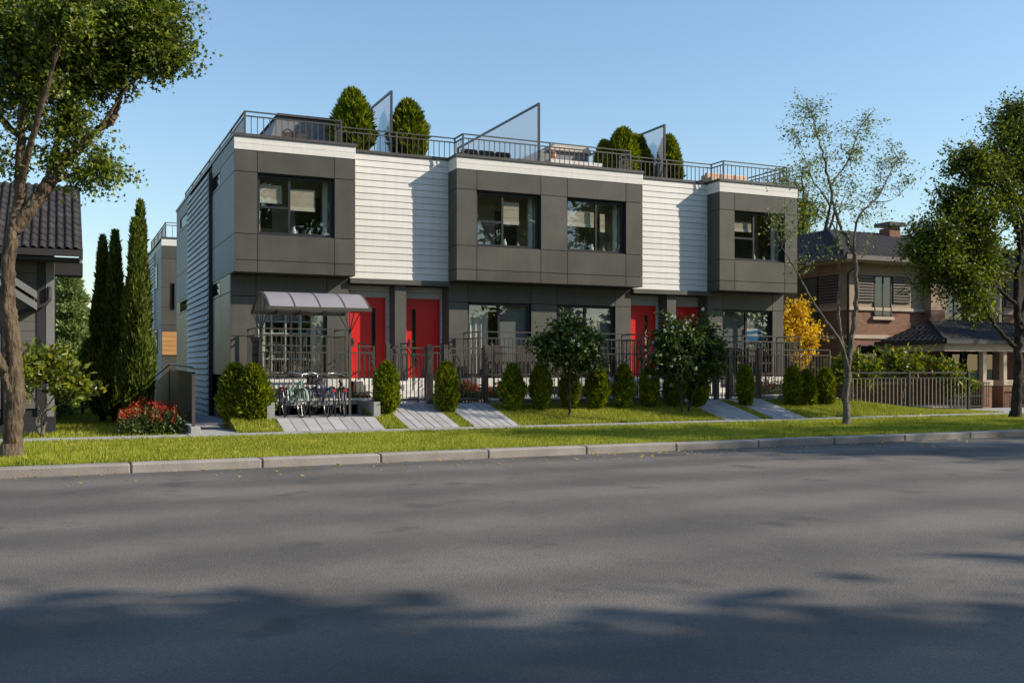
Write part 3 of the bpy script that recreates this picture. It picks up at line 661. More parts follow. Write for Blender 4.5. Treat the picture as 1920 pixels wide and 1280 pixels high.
# parapet, roof deck, back and right walls
B().box(XL-.03, XL+.27, YW+.31, YB+.03, ZT, ZT+.075).build('coping', 'metal', TH)
B().box(XR-.2, XR, YW+.2, YB, -.1, ZT-.01).build('side_wall', 'panel_gf', TH)
B().box(XL+.2, XR-.2, YB-.2, YB, -.1, ZT-.01).build('rear_wall', 'panel_gf', TH)
dk = B().box(XL+.2, XR-.2, YW+.3, YB-.2, 6.9, 7.0)
for a, c in BAYS: dk.box(a+.16, c-.16, Y0+.17, YW+.3, 6.9, 7.0)
dk.build('roof_deck', 'conc', TH)
B().box(XR-.24, XR+.03, YW+.31, YB+.03, ZT, ZT+.075).build('coping', 'metal', TH)

# rooftop railings
def railing(parent, pts, zt=7.88, zm=7.765, zb=7.275, sp=.155, posts=None, name='roof_railing', mat='metal', low=None, rr=.018):
    """polyline of (x,y); handrail, second rail, bottom rail, posts and single balusters"""
    r = B()
    for i in range(len(pts)-1):
        a, c = Vector((*pts[i],0)), Vector((*pts[i+1],0)); d = (c-a); L = d.length; d.normalize(); nrm = Vector((-d.y, d.x, 0))
        for z, hw, hh in ((zt, .025, .014), (zm, .016, .016)) + (((low, .014, .014),) if low else ()):
            p = [a+nrm*hw, a-nrm*hw, c-nrm*hw, c+nrm*hw]
            v = [(q.x,q.y,z-hh) for q in p]+[(q.x,q.y,z+hh) for q in p]
            r.add(v, [(0,1,2,3),(7,6,5,4),(0,4,5,1),(1,5,6,2),(2,6,7,3),(3,7,4,0)])
    ro = r.build(name, mat, parent)
    key = ('bal', round(zm-zb,3), mat); kp = ('post', round(zt-zb,3), mat)
    if key not in _cache: _cache[key] = B().box(-.009,.009,-.009,.009,0,zm-zb-.014).mesh('baluster', mat)
    if kp not in _cache: _cache[kp] = B().box(-.021,.021,-.021,.021,0,zt-zb-.012).mesh('post', mat)
    for i in range(len(pts)-1):
        a, c = Vector((*pts[i],0)), Vector((*pts[i+1],0)); L = (c-a).length; n = max(1, round(L/sp)); npost = max(1, round(L/2.2))
        pk = {round(n*q/npost) for q in range(npost+1)}
        for q in range(n+1):
            if q == n and i < len(pts)-2: continue
            p = a.lerp(c, q/n)
            if q in pk: mobj('post', _cache[kp], ro, (p.x, p.y, zb))
            else: mobj('baluster', _cache[key], ro, (p.x, p.y, zb))
    return ro
yf, yr = Y0+.18, YW+.17
railing(TH, [(4.26,38.9),(4.26,yf),(6.75,yf),(6.75,yr),(10.2,yr),(10.2,yf),(15.60,yf),(15.60,yr),(19.0,yr),(19.0,yf),(21.5,yf),(21.5,30.5)], zb=7.272, sp=.157)
# stair hatches
b = B(); b.prism([(5.02,7.0),(7.02,7.0),(7.02,8.27),(5.42,8.27)], 'y', 27.5, 30.2); b.build('stair_hatch', 'grey_box', TH)
b = B(); b.prism([(5.36,8.27),(7.12,8.27),(7.12,8.34),(5.40,8.34)], 'y', 27.42, 30.3); b.build('stair_hatch_roof', 'metal', TH)
b = B(); b.prism([(13.2,7.0),(15.15,7.0),(15.15,8.1),(13.5,8.1)], 'y', 27.6, 30.2); b.build('stair_hatch', 'grey_box', TH)
b = B(); b.prism([(13.7,8.1),(15.25,8.1),(15.1,8.34),(13.95,8.34)], 'y', 27.5, 28.8); b.build('stair_hatch_roof', 'beige_box', TH, bevel=.02)
B().box(13.3, 15.1, 26.6, 27.2, 7.0, 7.62).build('roof_planter', 'slab', TH, bevel=.01)
# frosted privacy screens
for (sx, ya, yb, zt) in ((8.35,26.5,32.5,9.05),(12.66,26.02,32.5,9.07),(17.28,26.5,32.5,9.02)):
    b = B().box(sx-.03, sx+.03, ya-.03, ya+.03, 7.0, zt).box(sx-.028, sx+.028, ya+.03, yb, zt-.055, zt-.002).box(sx-.025, sx+.025, ya+.03, yb, 7.25, 7.30).box(sx-.03, sx+.03, yb-.06, yb, 7.30, zt-.055)
    scr = b.build('privacy_screen', 'dark_metal', TH)
    B().box(sx-.006, sx+.006, ya+.03, yb-.06, 7.30, zt-.055).build('frosted_pane', 'frosted', scr)

# terraces in front of the ground floor, with guards and steps
for k, (x0, x1) in enumerate(BAYS):
    B().box(x0+.35, x1-.35, 24.95, YW+.02, .86, 1.09).build('terrace_slab', 'slab', TH, bevel=.006)
    B().box(x0+.45, x1-.45, 25.15, YW+.02, .4, .86).build('terrace_base', 'conc_wall', TH)
    railing(TH, [(x0+.42, 26.1),(x0+.42, 25.0),(x1-.42, 25.0),(x1-.42, 26.1)], 2.36, 2.19, 1.09, .125, name='terrace_guard', low=1.2)
for k, (x0, x1) in enumerate(RECESS):
    st = B()
    for j in range(4): st.box(x0+.2, x1-.2, 24.75+j*.27, YW+.31, .47+j*.155, .47+(j+1)*.155-.004 if j < 3 else 1.02)
    st.build('entrance_steps', 'slab', TH)
    for xx in (x0+.24, x0+1.44, x1-.24):
        b = B(); b.tube([(xx,24.7,1.52),(xx,25.6,2.04),(xx,26.2,2.04)], .02, 6).tube([(xx,24.7,1.36),(xx,25.6,1.88),(xx,26.2,1.88)], .014, 6)
        for yy, z0, z1 in ((24.7,.47,1.52),(25.15,.7,1.78),(25.6,1.05,2.04),(26.15,1.05,2.04)): b.box(xx-.015, xx+.015, yy-.015, yy+.015, z0, z1)
        b.build('stair_handrail', 'dark_metal', TH)

# ------------------------------------------------------------ front fence, gates, retaining walls
def low_wall(x0, x1, y0, y1, z1, label):
    o = B().box(x0, x1, y0, y1, -.3, z1-.05).build('retaining_wall', 'conc_wall', None, bevel=.008); tag(o, label, 'wall')
    B().box(x0-.01, x1+.01, y0-.02, y1+.01, z1-.048, z1).build('wall_cap', 'slab', o, bevel=.008); return o
low_wall(4.3, 7.2, 24.2, 24.42, .62, 'low concrete retaining wall behind the parked bicycles')
low_wall(10.2, 15.9, 23.74, 23.96, .58, 'low concrete wall behind the long row of clipped shrubs')
low_wall(19.0, 21.6, 23.74, 23.96, .58, 'short concrete wall right of the last garden path')
B().box(4.25, 4.42, 22.75, 24.19, -.3, .6).build('cheek_wall_stub', 'conc_wall', tag(empty('bike_pad_wall', (4.3,23.4,0)), 'short concrete side wall at the left edge of the bike pad', 'wall'))
B().box(6.74, 6.90, 22.75, 24.19, -.3, .58).build('cheek_wall_stub', 'conc_wall', tag(empty('bike_pad_wall', (6.8,23.4,0)), 'short concrete side wall at the right edge of the bike pad', 'wall'))
def fence(pts, zb, label, zt=1.92, zm=1.76, sp=.118, group=None):
    e = empty('fence', (*pts[0], zb)); tag(e, label, 'fence', group)
    railing(e, pts, zt, zm, zb+.02, sp, name='rail_set', low=zb+.14); return e
fence([(4.36,24.31),(7.2,24.31)], .62, 'bronze metal fence behind the parked bicycles')
fence([(10.3,23.85),(15.85,23.85)], .58, 'long bronze metal fence behind the row of shrubs')
fence([(19.1,23.85),(21.55,23.85)], .58, 'bronze metal fence in front of the right-hand terrace')
fence([(8.58,23.8),(8.84,23.8)], .44, 'narrow fence piece between the first two garden gates', )
fence([(17.36,23.8),(17.64,23.8)], .44, 'narrow fence piece between the two right-hand garden gates')
def gate(x0, x1, label):
    y, zb = 23.78, .46
    e = empty('garden_gate', ((x0+x1)/2, y, zb)); tag(e, label, 'gate', 'garden gates of the townhouses')
    for px in (x0+.06, x1-.06): B().box(px-.055, px+.055, y-.055, y+.055, zb-.1, 1.97).build('gate_post', 'metal', e, bevel=.006)
    a, c = x0+.14, x1-.14
    B().box(a, c, y-.02, y+.02, 1.86, 1.90).box(a, c, y-.018, y+.018, 1.70, 1.735).box(a, c, y-.018, y+.018, zb+.1, zb+.15).box(a, a+.04, y-.02, y+.02, zb+.1, 1.9).box(c-.04, c, y-.02, y+.02, zb+.1, 1.9).build('gate_frame', 'metal', e)
    n = 9; key = ('gb',)
    if key not in _cache: _cache[key] = B().box(-.009,.009,-.009,.009,0,1.70-zb-.15).mesh('baluster', 'metal')
    for q in range(1, n): mobj('baluster', _cache[key], e, (a+(c-a)*q/n, y, zb+.15))
    B().box(c-.10, c-.03, y-.035, y-.02, 1.15, 1.35).build('gate_latch', 'dark_metal', e)
gate(7.34, 8.54, 'bronze gate in front of the second red door from the left')
gate(8.86, 10.10, 'bronze gate with red flowers behind it, left of the long shrub row')
gate(16.1, 17.32, 'bronze gate half hidden behind the broad white-flowered shrub')
gate(17.68, 18.86, 'bronze gate at the rightmost garden path')
# mailbox-like post boxes at the fence corners
# ------------------------------------------------------------ side ramp railing with solid panels
e = empty('ramp_railing', (2.6, 22.3, 0), 'bronze panelled ramp railing with handrail beside the red flower bed', 'railing')
X0 = 2.6
B().box(X0-.035, X0+.035, 22.25, 22.32, 0, 1.30).build('post', 'metal', e)
B().box(X0-.03, X0+.03, 27.3, 27.36, .1, 1.36).build('post', 'metal', e)
B().prism([(22.32,.16),(27.3,.30),(27.3,1.30),(22.32,1.25)], 'x', X0-.012, X0+.012).build('infill_panel', 'ramp_panel', e)
B().prism([(27.36,.28),(34.5,-.05),(34.5,.72),(27.36,1.30)], 'x', X0-.012, X0+.012).build('infill_panel', 'ramp_panel', e)
B().prism([(22.25,1.25),(27.36,1.31),(27.36,1.35),(22.25,1.29)], 'x', X0-.03, X0+.03).build('top_rail', 'dark_metal', e)
B().tube([(X0,22.2,1.37),(X0,22.5,1.40),(X0,27.36,1.475),(X0,34.5,.9)], .022, 8).build('handrail', 'dark_metal', e)
B().box(X0-.1, X0+.1, 21.9, 26, -.2, .13).build('kerb_upstand', 'conc', e, bevel=.01)

# ------------------------------------------------------------ bike shelter
sh = empty('bike_shelter', (5.25, 23.05, .235), 'arched bicycle shelter with translucent roof panels on two branching posts', 'shelter')
SX0, SX1, SYF, SYB, SYC = 4.16, 6.42, 21.98, 24.14, 23.06
def arch(y0, y1, ze, rise, n=14):
    return [(y0+(y1-y0)*i/n, ze+rise*math.sin(math.pi*i/n)**.9) for i in range(n+1)]
prof = arch(SYF, SYB, 2.70, .40)
for i in range(5):
    xx = SX0+(SX1-SX0)*i/4
    B().tube([(xx,p[0],p[1]) for p in prof], .026 if 0 < i < 4 else .03, 6).build('roof_rib', 'metal', sh)
    if i < 4:
        xa, xb = xx+.02, SX0+(SX1-SX0)*(i+1)/4-.02; b = B(); v = []; f = []
        for p in prof: v += [(xa,p[0],p[1]+.022),(xb,p[0],p[1]+.022)]
        for q in range(len(prof)-1): f.append((2*q,2*q+1,2*q+3,2*q+2))
        b.add(v, f); b.build('roof_panel', 'poly', sh, smooth=True)
B().box(SX0-.04, SX1+.04, SYF-.035, SYF+.02, 2.66, 2.735).build('gutter', 'metal', sh)
B().box(SX0-.04, SX1+.04, SYB-.02, SYB+.035, 2.66, 2.735).build('gutter', 'metal', sh)
for xx in (SX0, SX1-.18):
    B().box(xx-.026, xx+.026, SYC-.026, SYC+.026, .235, 2.24).build('post', 'metal', sh)
    b = B()
    for yy, zz in ((SYF+.05,2.70),(SYF+.5,2.92),(SYC,3.06),(SYB-.5,2.92),(SYB-.05,2.70)): b.tube([(xx,SYC,2.2),(xx,yy,zz)], .014, 6)
    b.build('branch_struts', 'metal', sh)
B().box(SX0-.05, SX0+.05, SYC-.05, SYC+.05, .236, .25).box(SX1-.23, SX1-.13, SYC-.05, SYC+.05, .236, .25).build('base_plate', 'metal', sh)
# electricity meter box style dark cabinet on the terrace corner
cb = tag(B().box(4.22, 4.44, 24.5, 24.7, .47, 2.02).build('utility_cabinet', 'dark_metal', None, bevel=.008), 'narrow dark utility cabinet standing left of the bicycle shelter', 'cabinet')
B().prism([(24.46,2.02),(24.74,2.02),(24.74,2.14),(24.46,2.06)], 'x', 4.18, 4.48).build('cabinet_roof', 'dark_metal', cb)

# ------------------------------------------------------------ bicycles
def bicycle(loc, rz, paint, label, basket=False, lean=0.0):
    """rolls along local y; front wheel at -y"""
    e = empty('bicycle', (0,0,0)); tag(e, label, 'bicycle', 'bicycles parked under the shelter')
    r = .335; wb = .53
    for s in (-1, 1):
        b = B().ring((0,s*wb,r), r-.032, .011, n=26, k=5).tube([(-.04,s*wb,r),(.04,s*wb,r)], .018, 8)
        wh = b.build('wheel', 'chrome', e, smooth=True)
        B().ring((0,s*wb,r), r-.016, .0165, n=30, k=6).build('tyre', 'rubber', wh, smooth=True)
        b = B()
        for q in range(14):
            a = q*math.pi*2/14; x = .025*(1 if q % 2 else -1); b.tube([(x,s*wb+.02*math.cos(a+1),r+.02*math.sin(a+1)),(0,s*wb+(r-.04)*math.cos(a),r+(r-.04)*math.sin(a))], .0022, 3, cap=False)
        b.build('spokes', 'chrome', wh)
        b = B(); n = 9; v = []; f = []
        for q in range(n+1):
            a = (R(20)+R(150)*q/n) if s < 0 else (R(10)+R(170)*q/n)
            v += [(-.028,s*wb+(r+.02)*math.cos(a),r+(r+.02)*math.sin(a)),(0,s*wb+(r+.03)*math.cos(a),r+(r+.03)*math.sin(a)),(.028,s*wb+(r+.02)*math.cos(a),r+(r+.02)*math.sin(a))]
        for q in range(n): f += [(3*q,3*q+1,3*q+4,3*q+3),(3*q+1,3*q+2,3*q+5,3*q+4)]
        b.add(v, f); b.build('mudguard', paint, wh)
    bb = (0,.06,.29); st = (0,.20,.80); hd = (0,-.36,.86); hl = (0,-.39,.70)
    B().tube([bb,st], .017, 8).tube([hl,bb], .021, 8).tube([hd,(0,.13,.60)], .017, 8).tube([hd,hl], .021, 8).tube([(.05,wb,r),(.018,.07,.29)], .010, 6).tube([(-.05,wb,r),(-.018,.07,.29)], .010, 6).tube([(.05,wb,r),(.012,.18,.70)], .009, 6).tube([(-.05,wb,r),(-.012,.18,.70)], .009, 6).build('frame', paint, e, smooth=True)
    B().tube([(.055,-wb,r),(.05,-.44,.62),(.0,-.40,.72)], .012, 6).tube([(-.055,-wb,r),(-.05,-.44,.62),(0,-.40,.72)], .012, 6).build('fork', paint, e, smooth=True)
    hb = B().tube([(-.30,-.20,1.02),(-.24,-.30,1.03),(-.12,-.37,1.02),(0,-.385,1.0),(.12,-.37,1.02),(.24,-.30,1.03),(.30,-.20,1.02)], .012, 8).tube([(0,-.36,.86),(0,-.385,1.0)], .014, 8).build('handlebar', 'chrome', e, smooth=True)
    B().tube([(-.30,-.20,1.02),(-.33,-.09,1.0)], .017, 8).tube([(.30,-.20,1.02),(.33,-.09,1.0)], .017, 8).build('grip', 'saddle', hb, smooth=True)
    sd_ = B(); sd_.tube([(0,.02,.955),(0,.10,.955),(0,.20,.955),(0,.28,.95),(0,.31,.945)], [.018,.04,.075,.09,.05], 10); so = sd_.build('saddle', 'saddle', e, smooth=True)
    for v in so.data.vertices: v.co.z = .955 + (v.co.z-.955)*.4
    B().tube([st,(0,.205,.94)], .013, 6).build('seat_post', 'chrome', e)
    b = B().ring((.05,.06,.29), .085, .008, n=20, k=4).tube([(.06,.06,.29),(.07,.06-.15,.23)], .009, 6).tube([(-.06,.06,.29),(-.07,.06+.15,.35)], .009, 6).box(.07,.16,-.13,-.05,.22,.245).box(-.16,-.07,.17,.25,.34,.365); b.build('crank_set', 'chrome', e)
    B().box(-.03,.03,.84,.88,.60,.66).build('rear_reflector', 'reflector', e)
    B().tube([(0,-.47,.82),(0,-.53,.82)], [.03,.035], 8).build('headlamp', 'chrome', e, smooth=True)
    if basket:
        b = B().box(-.16,.16,-.66,-.65,.74,.94).box(-.16,.16,-.46,-.45,.74,.94).box(-.16,-.15,-.65,-.46,.74,.94).box(.15,.16,-.65,-.46,.74,.94).box(-.15,.15,-.65,-.46,.74,.75); b.build('basket', 'saddle', e)
    else:
        B().box(-.07,.07,.36,.72,.70,.715).tube([(.06,.7,.70),(.05,wb,r)], .005, 4).tube([(-.06,.7,.70),(-.05,wb,r)], .005, 4).build('luggage_rack', 'chrome', e)
    e.location = loc; e.rotation_euler = (0, lean, rz); return e
bicycle((4.97,23.36,.235), R(8), 'bike_green', 'pale green bicycle, leftmost of the three under the shelter', lean=R(4))
bicycle((5.60,23.36,.235), R(186), 'bike_blue', 'dark blue bicycle in the middle under the shelter', True, lean=R(-4))
bicycle((6.16,23.36,.235), R(170), 'bike_black', 'black bicycle, rightmost under the shelter', lean=R(3))
rk = empty('bike_rack', (5.5,23.4,.235), 'low metal hoop rack between the parked bicycles', 'bike rack')
for xx in (4.72, 5.30, 5.90): B().tube([(xx,23.1,.235),(xx,23.1,.85),(xx,23.2,.92),(xx,23.6,.92),(xx,23.7,.85),(xx,23.7,.235)], .02, 8).build('hoop', 'dark_metal', rk, smooth=True)

# ------------------------------------------------------------ rear townhouse
RB = empty('rear_townhouse', (6, 47.4, 0), 'second grey townhouse block standing behind, seen past the left side wall', 'building')
b = B().box(4.19, 20, 47.43, 56.4, 0, 7.18); b.build('wall', 'panel_gf', RB)
for j, (za, zb) in enumerate(((6.88,7.03),(7.036,7.19))): B().box(4.15, 20, 47.385, 47.43, za, zb).build('fascia_board', 'white_board', RB)
zs = [0, 1.15, 3.3, 4.1, 5.0, 6.3, 6.87]
for i, (a, c) in enumerate(((4.17,5.13),(5.15,6.4),(6.42,8))):
    for j in range(len(zs)-1): piece('panel', a, c-.015, 47.40, 47.428, zs[j]+.007, zs[j+1]-.007, 'panel', RB, .003)
zw = 1.95
for j in range(5): piece('wood_board', 4.17, 4.90, 47.36, 47.395, zw+j*.21, zw+j*.21+.2, 'wood', RB, .004)
for (a, c, za, zb) in ((4.92,5.1,2.0,3.2),(4.55,4.72,4.0,5.2),(5.0,5.2,4.3,5.6),(5.3,6.3,2.0,3.3)):
    wd = B().box(a, c, 47.37, 47.40, za, zb).build('window', 'frame', RB); B().box(a+.03, c-.03, 47.362, 47.369, za+.04, zb-.04).build('pane', 'dark_glass', wd)
ys = [47.44, 49.3, 50.7, 54.0, 55.2, 56.4]
for i in range(len(ys)-1):
    if i == 2: continue
    for j in range(len(zs)-1): piece('panel', 4.16, 4.188, ys[i]+.006, ys[i+1]-.006, zs[j]+.007, zs[j+1]-.007, 'side_panel', RB, .003)
n = 38
for j in range(n):
    key = ('rsb',)
    if key not in _cache: _cache[key] = B().prism([(4.08,0),(4.188,0),(4.188,.176),(4.13,.176)], 'y', 50.7, 54).mesh('siding_board', 'grey_board')
    mobj('siding_board', _cache[key], RB, (0,0,.1+j*.179))
for (ya, yb, za, zb) in ((49.4,50.6,5.1,6.2),(54.1,55.1,5.1,6.2),(49.4,50.6,2.0,3.2),(54.1,55.1,2.0,3.2)):
    wd = B().box(4.13, 4.16, ya, yb, za, zb).build('window', 'frame', RB); B().box(4.122, 4.129, ya+.05, yb-.05, za+.05, zb-.05).build('pane', 'side_glass', wd)
B().box(4.12, 20, 47.36, 47.7, 7.191, 7.27).box(4.12, 4.4, 47.7, 56.4, 7.191, 7.27).build('coping', 'metal', RB)
railing(RB, [(4.35,55.5),(4.35,47.6),(9,47.6)], 7.95, 7.83, 7.27, .3)

# ------------------------------------------------------------ house on the left
LH = empty('left_house', (-1.5, 24, 0), 'neighbouring house at the left edge with dark tiled roof and taupe boards', 'building')
B().box(-9, -.16, 24.03, 34, 0, 4.3).build('wall', 'house_dark', LH)
zz = .5
while zz < 4.2:
    piece('siding_board', -8.9, -.46, 23.99, 24.03, zz, zz+.205, 'house_board', LH, .004); zz += .21
B().box(-.46, -.30, 23.965, 24.03, .3, 4.2).build('dark_corner_post', 'house_dark', LH)
B().box(-.29, -.13, 23.96, 24.1, .3, 4.0).build('corner_board', 'house_trim', LH, bevel=.005)
zz = .5
while zz < 4.2:
    piece('siding_board', -.16, -.13, 24.1, 33.9, zz, zz+.205, 'house_board', LH); zz += .21
B().box(-9, -.10, 23.9, 34, -.1, .32).build('plinth', 'house_dark', LH)
# tiled roof slope facing the street
RZ0, RZ1, RY0, RY1 = 3.90, 5.62, 23.3, 26.3
sl = math.hypot(RZ1-RZ0, RY1-RY0); an = math.atan2(RZ1-RZ0, RY1-RY0)
B().prism([(RY0,RZ0-.07),(RY1,RZ1-.07),(RY1,RZ1-.01),(RY0,RZ0-.01)], 'x', -9, .40).build('roof', 'house_dark', LH)
tw, tl = .165, .34
def tile_mesh(w_, l_, mat):
    v = []; f = []; n = 6
    prof = [(-.5,.0),(-.38,.035),(-.2,.05),(-.02,.035),(.12,.006),(.32,.0),(.5,.004)]
    for y, dz in ((0,.03),(l_,.004)):
        for p in prof: v.append((p[0]*w_, y, p[1]*1.0+dz))
    for p in prof: v.append((p[0]*w_, 0, p[1]+.012))
    k = len(prof)
    for i in range(k-1): f += [(i,i+1,k+i+1,k+i),(2*k+i,2*k+i+1,i+1,i)]
    b = B(); b.add(v, f); return b.mesh('roof_tile', mat, True)
tmesh = tile_mesh(tw*1.06, tl*1.1, 'tile_dark')
roof_l = [o for o in LH.children if o.name.startswith('roof')][0]
for i in range(12):
    for j in range(int(sl/tl)+1):
        o = bpy.data.objects.new('roof_tile', tmesh); t = j*tl
        o.location = (.33-i*tw, RY0-.05+t*math.cos(an), RZ0+t*math.sin(an)+random.uniform(0,.004)); o.rotation_euler = (an,0,random.uniform(-.01,.01)); WM[o.name] = Matrix.Identity(4); link(o, roof_l)
B().box(.36, .44, RY0-.04, RY0+.02, RZ0-.2, RZ0+.05).prism([(RY0,RZ0-.14),(RY1,RZ1-.14),(RY1,RZ1+.04),(RY0,RZ0+.04)], 'x', .402, .435).build('barge_board', 'house_dark', LH)
B().box(-9, .40, RY0-.08, RY0-.02, RZ0-.14, RZ0-.0).build('gutter', 'house_dark', LH)
B().box(-9, .38, RY0, 24.0, RZ0-.22, RZ0-.16).build('soffit', 'house_dark', LH)
# rear verge box beyond the eave
B().box(-.12, .46, 24.4, 25.1, 3.46, 3.74).build('side_eave', 'house_dark', LH); B().box(-.12, .45, 24.38, 24.42, 3.745, 3.82).build('eave_trim', 'house_trim', LH)
# porch gable rafters and brace, downpipe
for dz in (0, -.24):
    B().prism([(-3.0,4.75+dz),(-.46,3.02+dz),(-.46,2.86+dz),(-3.0,4.59+dz)], 'y', 23.55, 23.95).build('porch_rafter', 'house_trim', LH)
B().box(-3, -.4, 23.5, 23.98, 4.0, 4.06).build('porch_soffit', 'house_dark', LH)
B().tube([(-.22,23.90,3.15),(-.22,23.90,2.86),(-.30,23.88,2.76),(-1.05,23.88,2.48),(-1.12,23.88,2.38),(-1.12,23.88,.2)], .045, 8).build('downpipe', 'house_dark', LH, smooth=True)

# ------------------------------------------------------------ brick house on the right
RH = empty('brick_house', (29, 27.5, 0), 'brown brick and stucco house with hipped dark tile roofs at the right', 'building')
HX, HY = 25.64, 27.5
B().box(HX+.02, 44, HY+.02, 40, 0, 3.45).build('brick_wall', 'brick', RH)
B().box(HX, 44, HY, 40, 3.47, 5.3).build('stucco_wall', 'stucco', RH)
B().box(HX-.05, 44, HY-.05, 40, 3.44, 3.56).build('string_course', 'cream', RH, bevel=.01)
B().box(HX-.03, 44, HY-.03, 40, 2.42, 2.56).build('string_course', 'cream', RH, bevel=.01)
def tile_roof(parent, name, quads, tw, tl, mat='tile_dark'):
    """quads: planar roof faces (eave a, eave b, top b, top a); solid sheet plus rows of tiles as one 'stuff' part each"""
    b = B()
    for q in quads:
        q = [Vector(p) for p in q]; v = [tuple(p) for p in q]+[tuple(p-Vector((0,0,.1))) for p in q]
        b.add(v, [(0,1,2,3),(7,6,5,4),(0,4,5,1),(1,5,6,2),(2,6,7,3),(3,7,4,0)])
    ro = b.build(name, mat, parent)
    V = []; F = []
    for q in quads:
        a, b2, c, d = [Vector(p) for p in q]
        ex = (b2-a).normalized(); nrm = ex.cross((d-a)).normalized()
        if nrm.z < 0: nrm = -nrm
        up = nrm.cross(ex); 
        if up.z < 0: up = -up
        H = (d-a).dot(up); rows = int(H/tl)
        sa, sb_ = (d-a).dot(ex)/H, (c-b2).dot(ex)/H; W = (b2-a).length
        for j in range(rows):
            t = j*tl; x0 = sa*(t+tl*.5); x1 = W+sb_*(t+tl*.5); n = int((x1-x0)/tw)
            for i in range(n):
                o = a+ex*(x0+(i+.5)*(x1-x0)/n)+up*t
                k = len(V); w2 = tw*.5
                for (px, py, pz) in ((-w2,0,.015),(-w2*.4,0,.05),(w2*.2,0,.05),(w2,0,.015),(-w2,tl,.0),(-w2*.4,tl,.03),(w2*.2,tl,.03),(w2,tl,.0),(-w2*.4,0,.0),(w2*.2,0,.0)):
                    V.append(tuple(o+ex*px+up*py+nrm*pz))
                F += [(k,k+1,k+5,k+4),(k+1,k+2,k+6,k+5),(k+2,k+3,k+7,k+6),(k+8,k+9,k+2,k+1)]
    tag(mobj('roof_tiles', np_mesh('roof_tiles', V, F, [mat]), ro), kind='stuff'); return ro
# main hipped roof
ez, rz_ = 5.32, 7.15
tile_roof(RH, 'main_roof', [((HX-.6,HY-.6,ez),(40,HY-.6,ez),(36,32.5,rz_),(HX+3.6,32.5,rz_)), ((HX-.6,38,ez),(HX-.6,HY-.6,ez),(HX+3.6,32.5,rz_),(HX+3.6,33.5,rz_))], .24, .34)
B().box(HX-.62, 40, HY-.68, HY-.6, ez-.14, ez+.02).box(HX-.68, HX-.6, HY-.6, 38, ez-.14, ez+.02).build('gutter', 'louver', RH)
B().box(HX-.55, 40, HY-.55, HY, ez-.2, ez-.13).box(HX-.55, HX, HY, 38, ez-.2, ez-.13).build('soffit', 'cream', RH)
B().tube([(HX-.6,HY-.6,ez+.05),(HX+3.6,32.5,rz_+.05)], .07, 8).build('hip_ridge', 'tile_dark', RH)
# chimney
B().box(31.9, 32.5, 31.7, 32.3, 6.7, 7.28).build('chimney', 'brick', RH); B().box(31.75, 32.65, 31.55, 32.45, 7.36, 7.52).box(31.92, 31.97, 31.72, 31.77, 7.28, 7.36).box(32.43, 32.48, 31.72, 31.77, 7.28, 7.36).box(32.43, 32.48, 32.23, 32.28, 7.28, 7.36).build('chimney_cowl', 'dark_metal', RH)
# second gable wall behind, sunlit
B().box(26.2, 29.0, 35.2, 35.5, 6.0, 8.15).build('upper_gable_wall', 'cream', RH); B().box(25.7, 29.4, 34.7, 36, 8.15, 8.45).build('upper_eave', 'louver', RH)
# louvred windows on the front (facing -y) and left side (facing -x)
def louver_front(x0, x1, z0, z1, y):
    lf = B().box(x0, x1, y-.03, y, z0, z1).build('louvre_panel', 'house_dark', RH); n = int((z1-z0)/.105)
    for i in range(n): piece('slat', x0+.02, x1-.02, y-.075, y-.032, z0+.02+i*(z1-z0-.03)/n, z0+.02+i*(z1-z0-.03)/n+.06, 'louver', lf)
def louver_side(y0, y1, z0, z1, x):
    lf = B().box(x-.03, x, y0, y1, z0, z1).build('louvre_panel', 'house_dark', RH); n = int((z1-z0)/.105)
    for i in range(n): piece('slat', x-.075, x-.032, y0+.02, y1-.02, z0+.02+i*(z1-z0-.03)/n, z0+.02+i*(z1-z0-.03)/n+.06, 'louver', lf)
def win_front(x0, x1, z0, z1, y, nb=1, sill=True):
    b = B().box(x0,x1,y-.02,y+.0,z0,z1).box(x0,x0+.05,y-.05,y-.02,z0,z1).box(x1-.05,x1,y-.05,y-.02,z0,z1).box(x0,x1,y-.05,y-.02,z1-.05,z1).box(x0,x1,y-.05,y-.02,z0,z0+.05)
    for q in range(1, nb+1): xx = x0+(x1-x0)*q/(nb+1); b.box(xx-.03, xx+.03, y-.05, y-.02, z0, z1)
    wd = b.build('window', 'house_dark', RH); B().box(x0+.05, x1-.05, y-.034, y-.024, z0+.05, z1-.05).build('pane', 'dark_glass', wd)
    if sill: B().box(x0-.1, x1+.1, y-.1, y-.001, z0-.14, z0-.02).build('sill', 'cream', wd, bevel=.01)
louver_front(26.1, 26.85, 3.75, 4.72, HY); win_front(26.88, 27.72, 3.25, 4.72, HY); louver_front(27.76, 28.62, 3.75, 4.72, HY)
louver_side(27.9, 28.9, 3.75, 4.75, HX)
b = B().box(HX-.03, HX, 28.95, 30.1, 2.9, 4.75); wd = b.build('window', 'house_dark', RH); B().box(HX-.045, HX-.032, 29.0, 30.05, 2.95, 4.7).build('pane', 'dark_glass', wd)
B().box(HX-.09, HX-.001, 28.9, 30.2, 2.76, 2.89).build('sill', 'cream', wd)
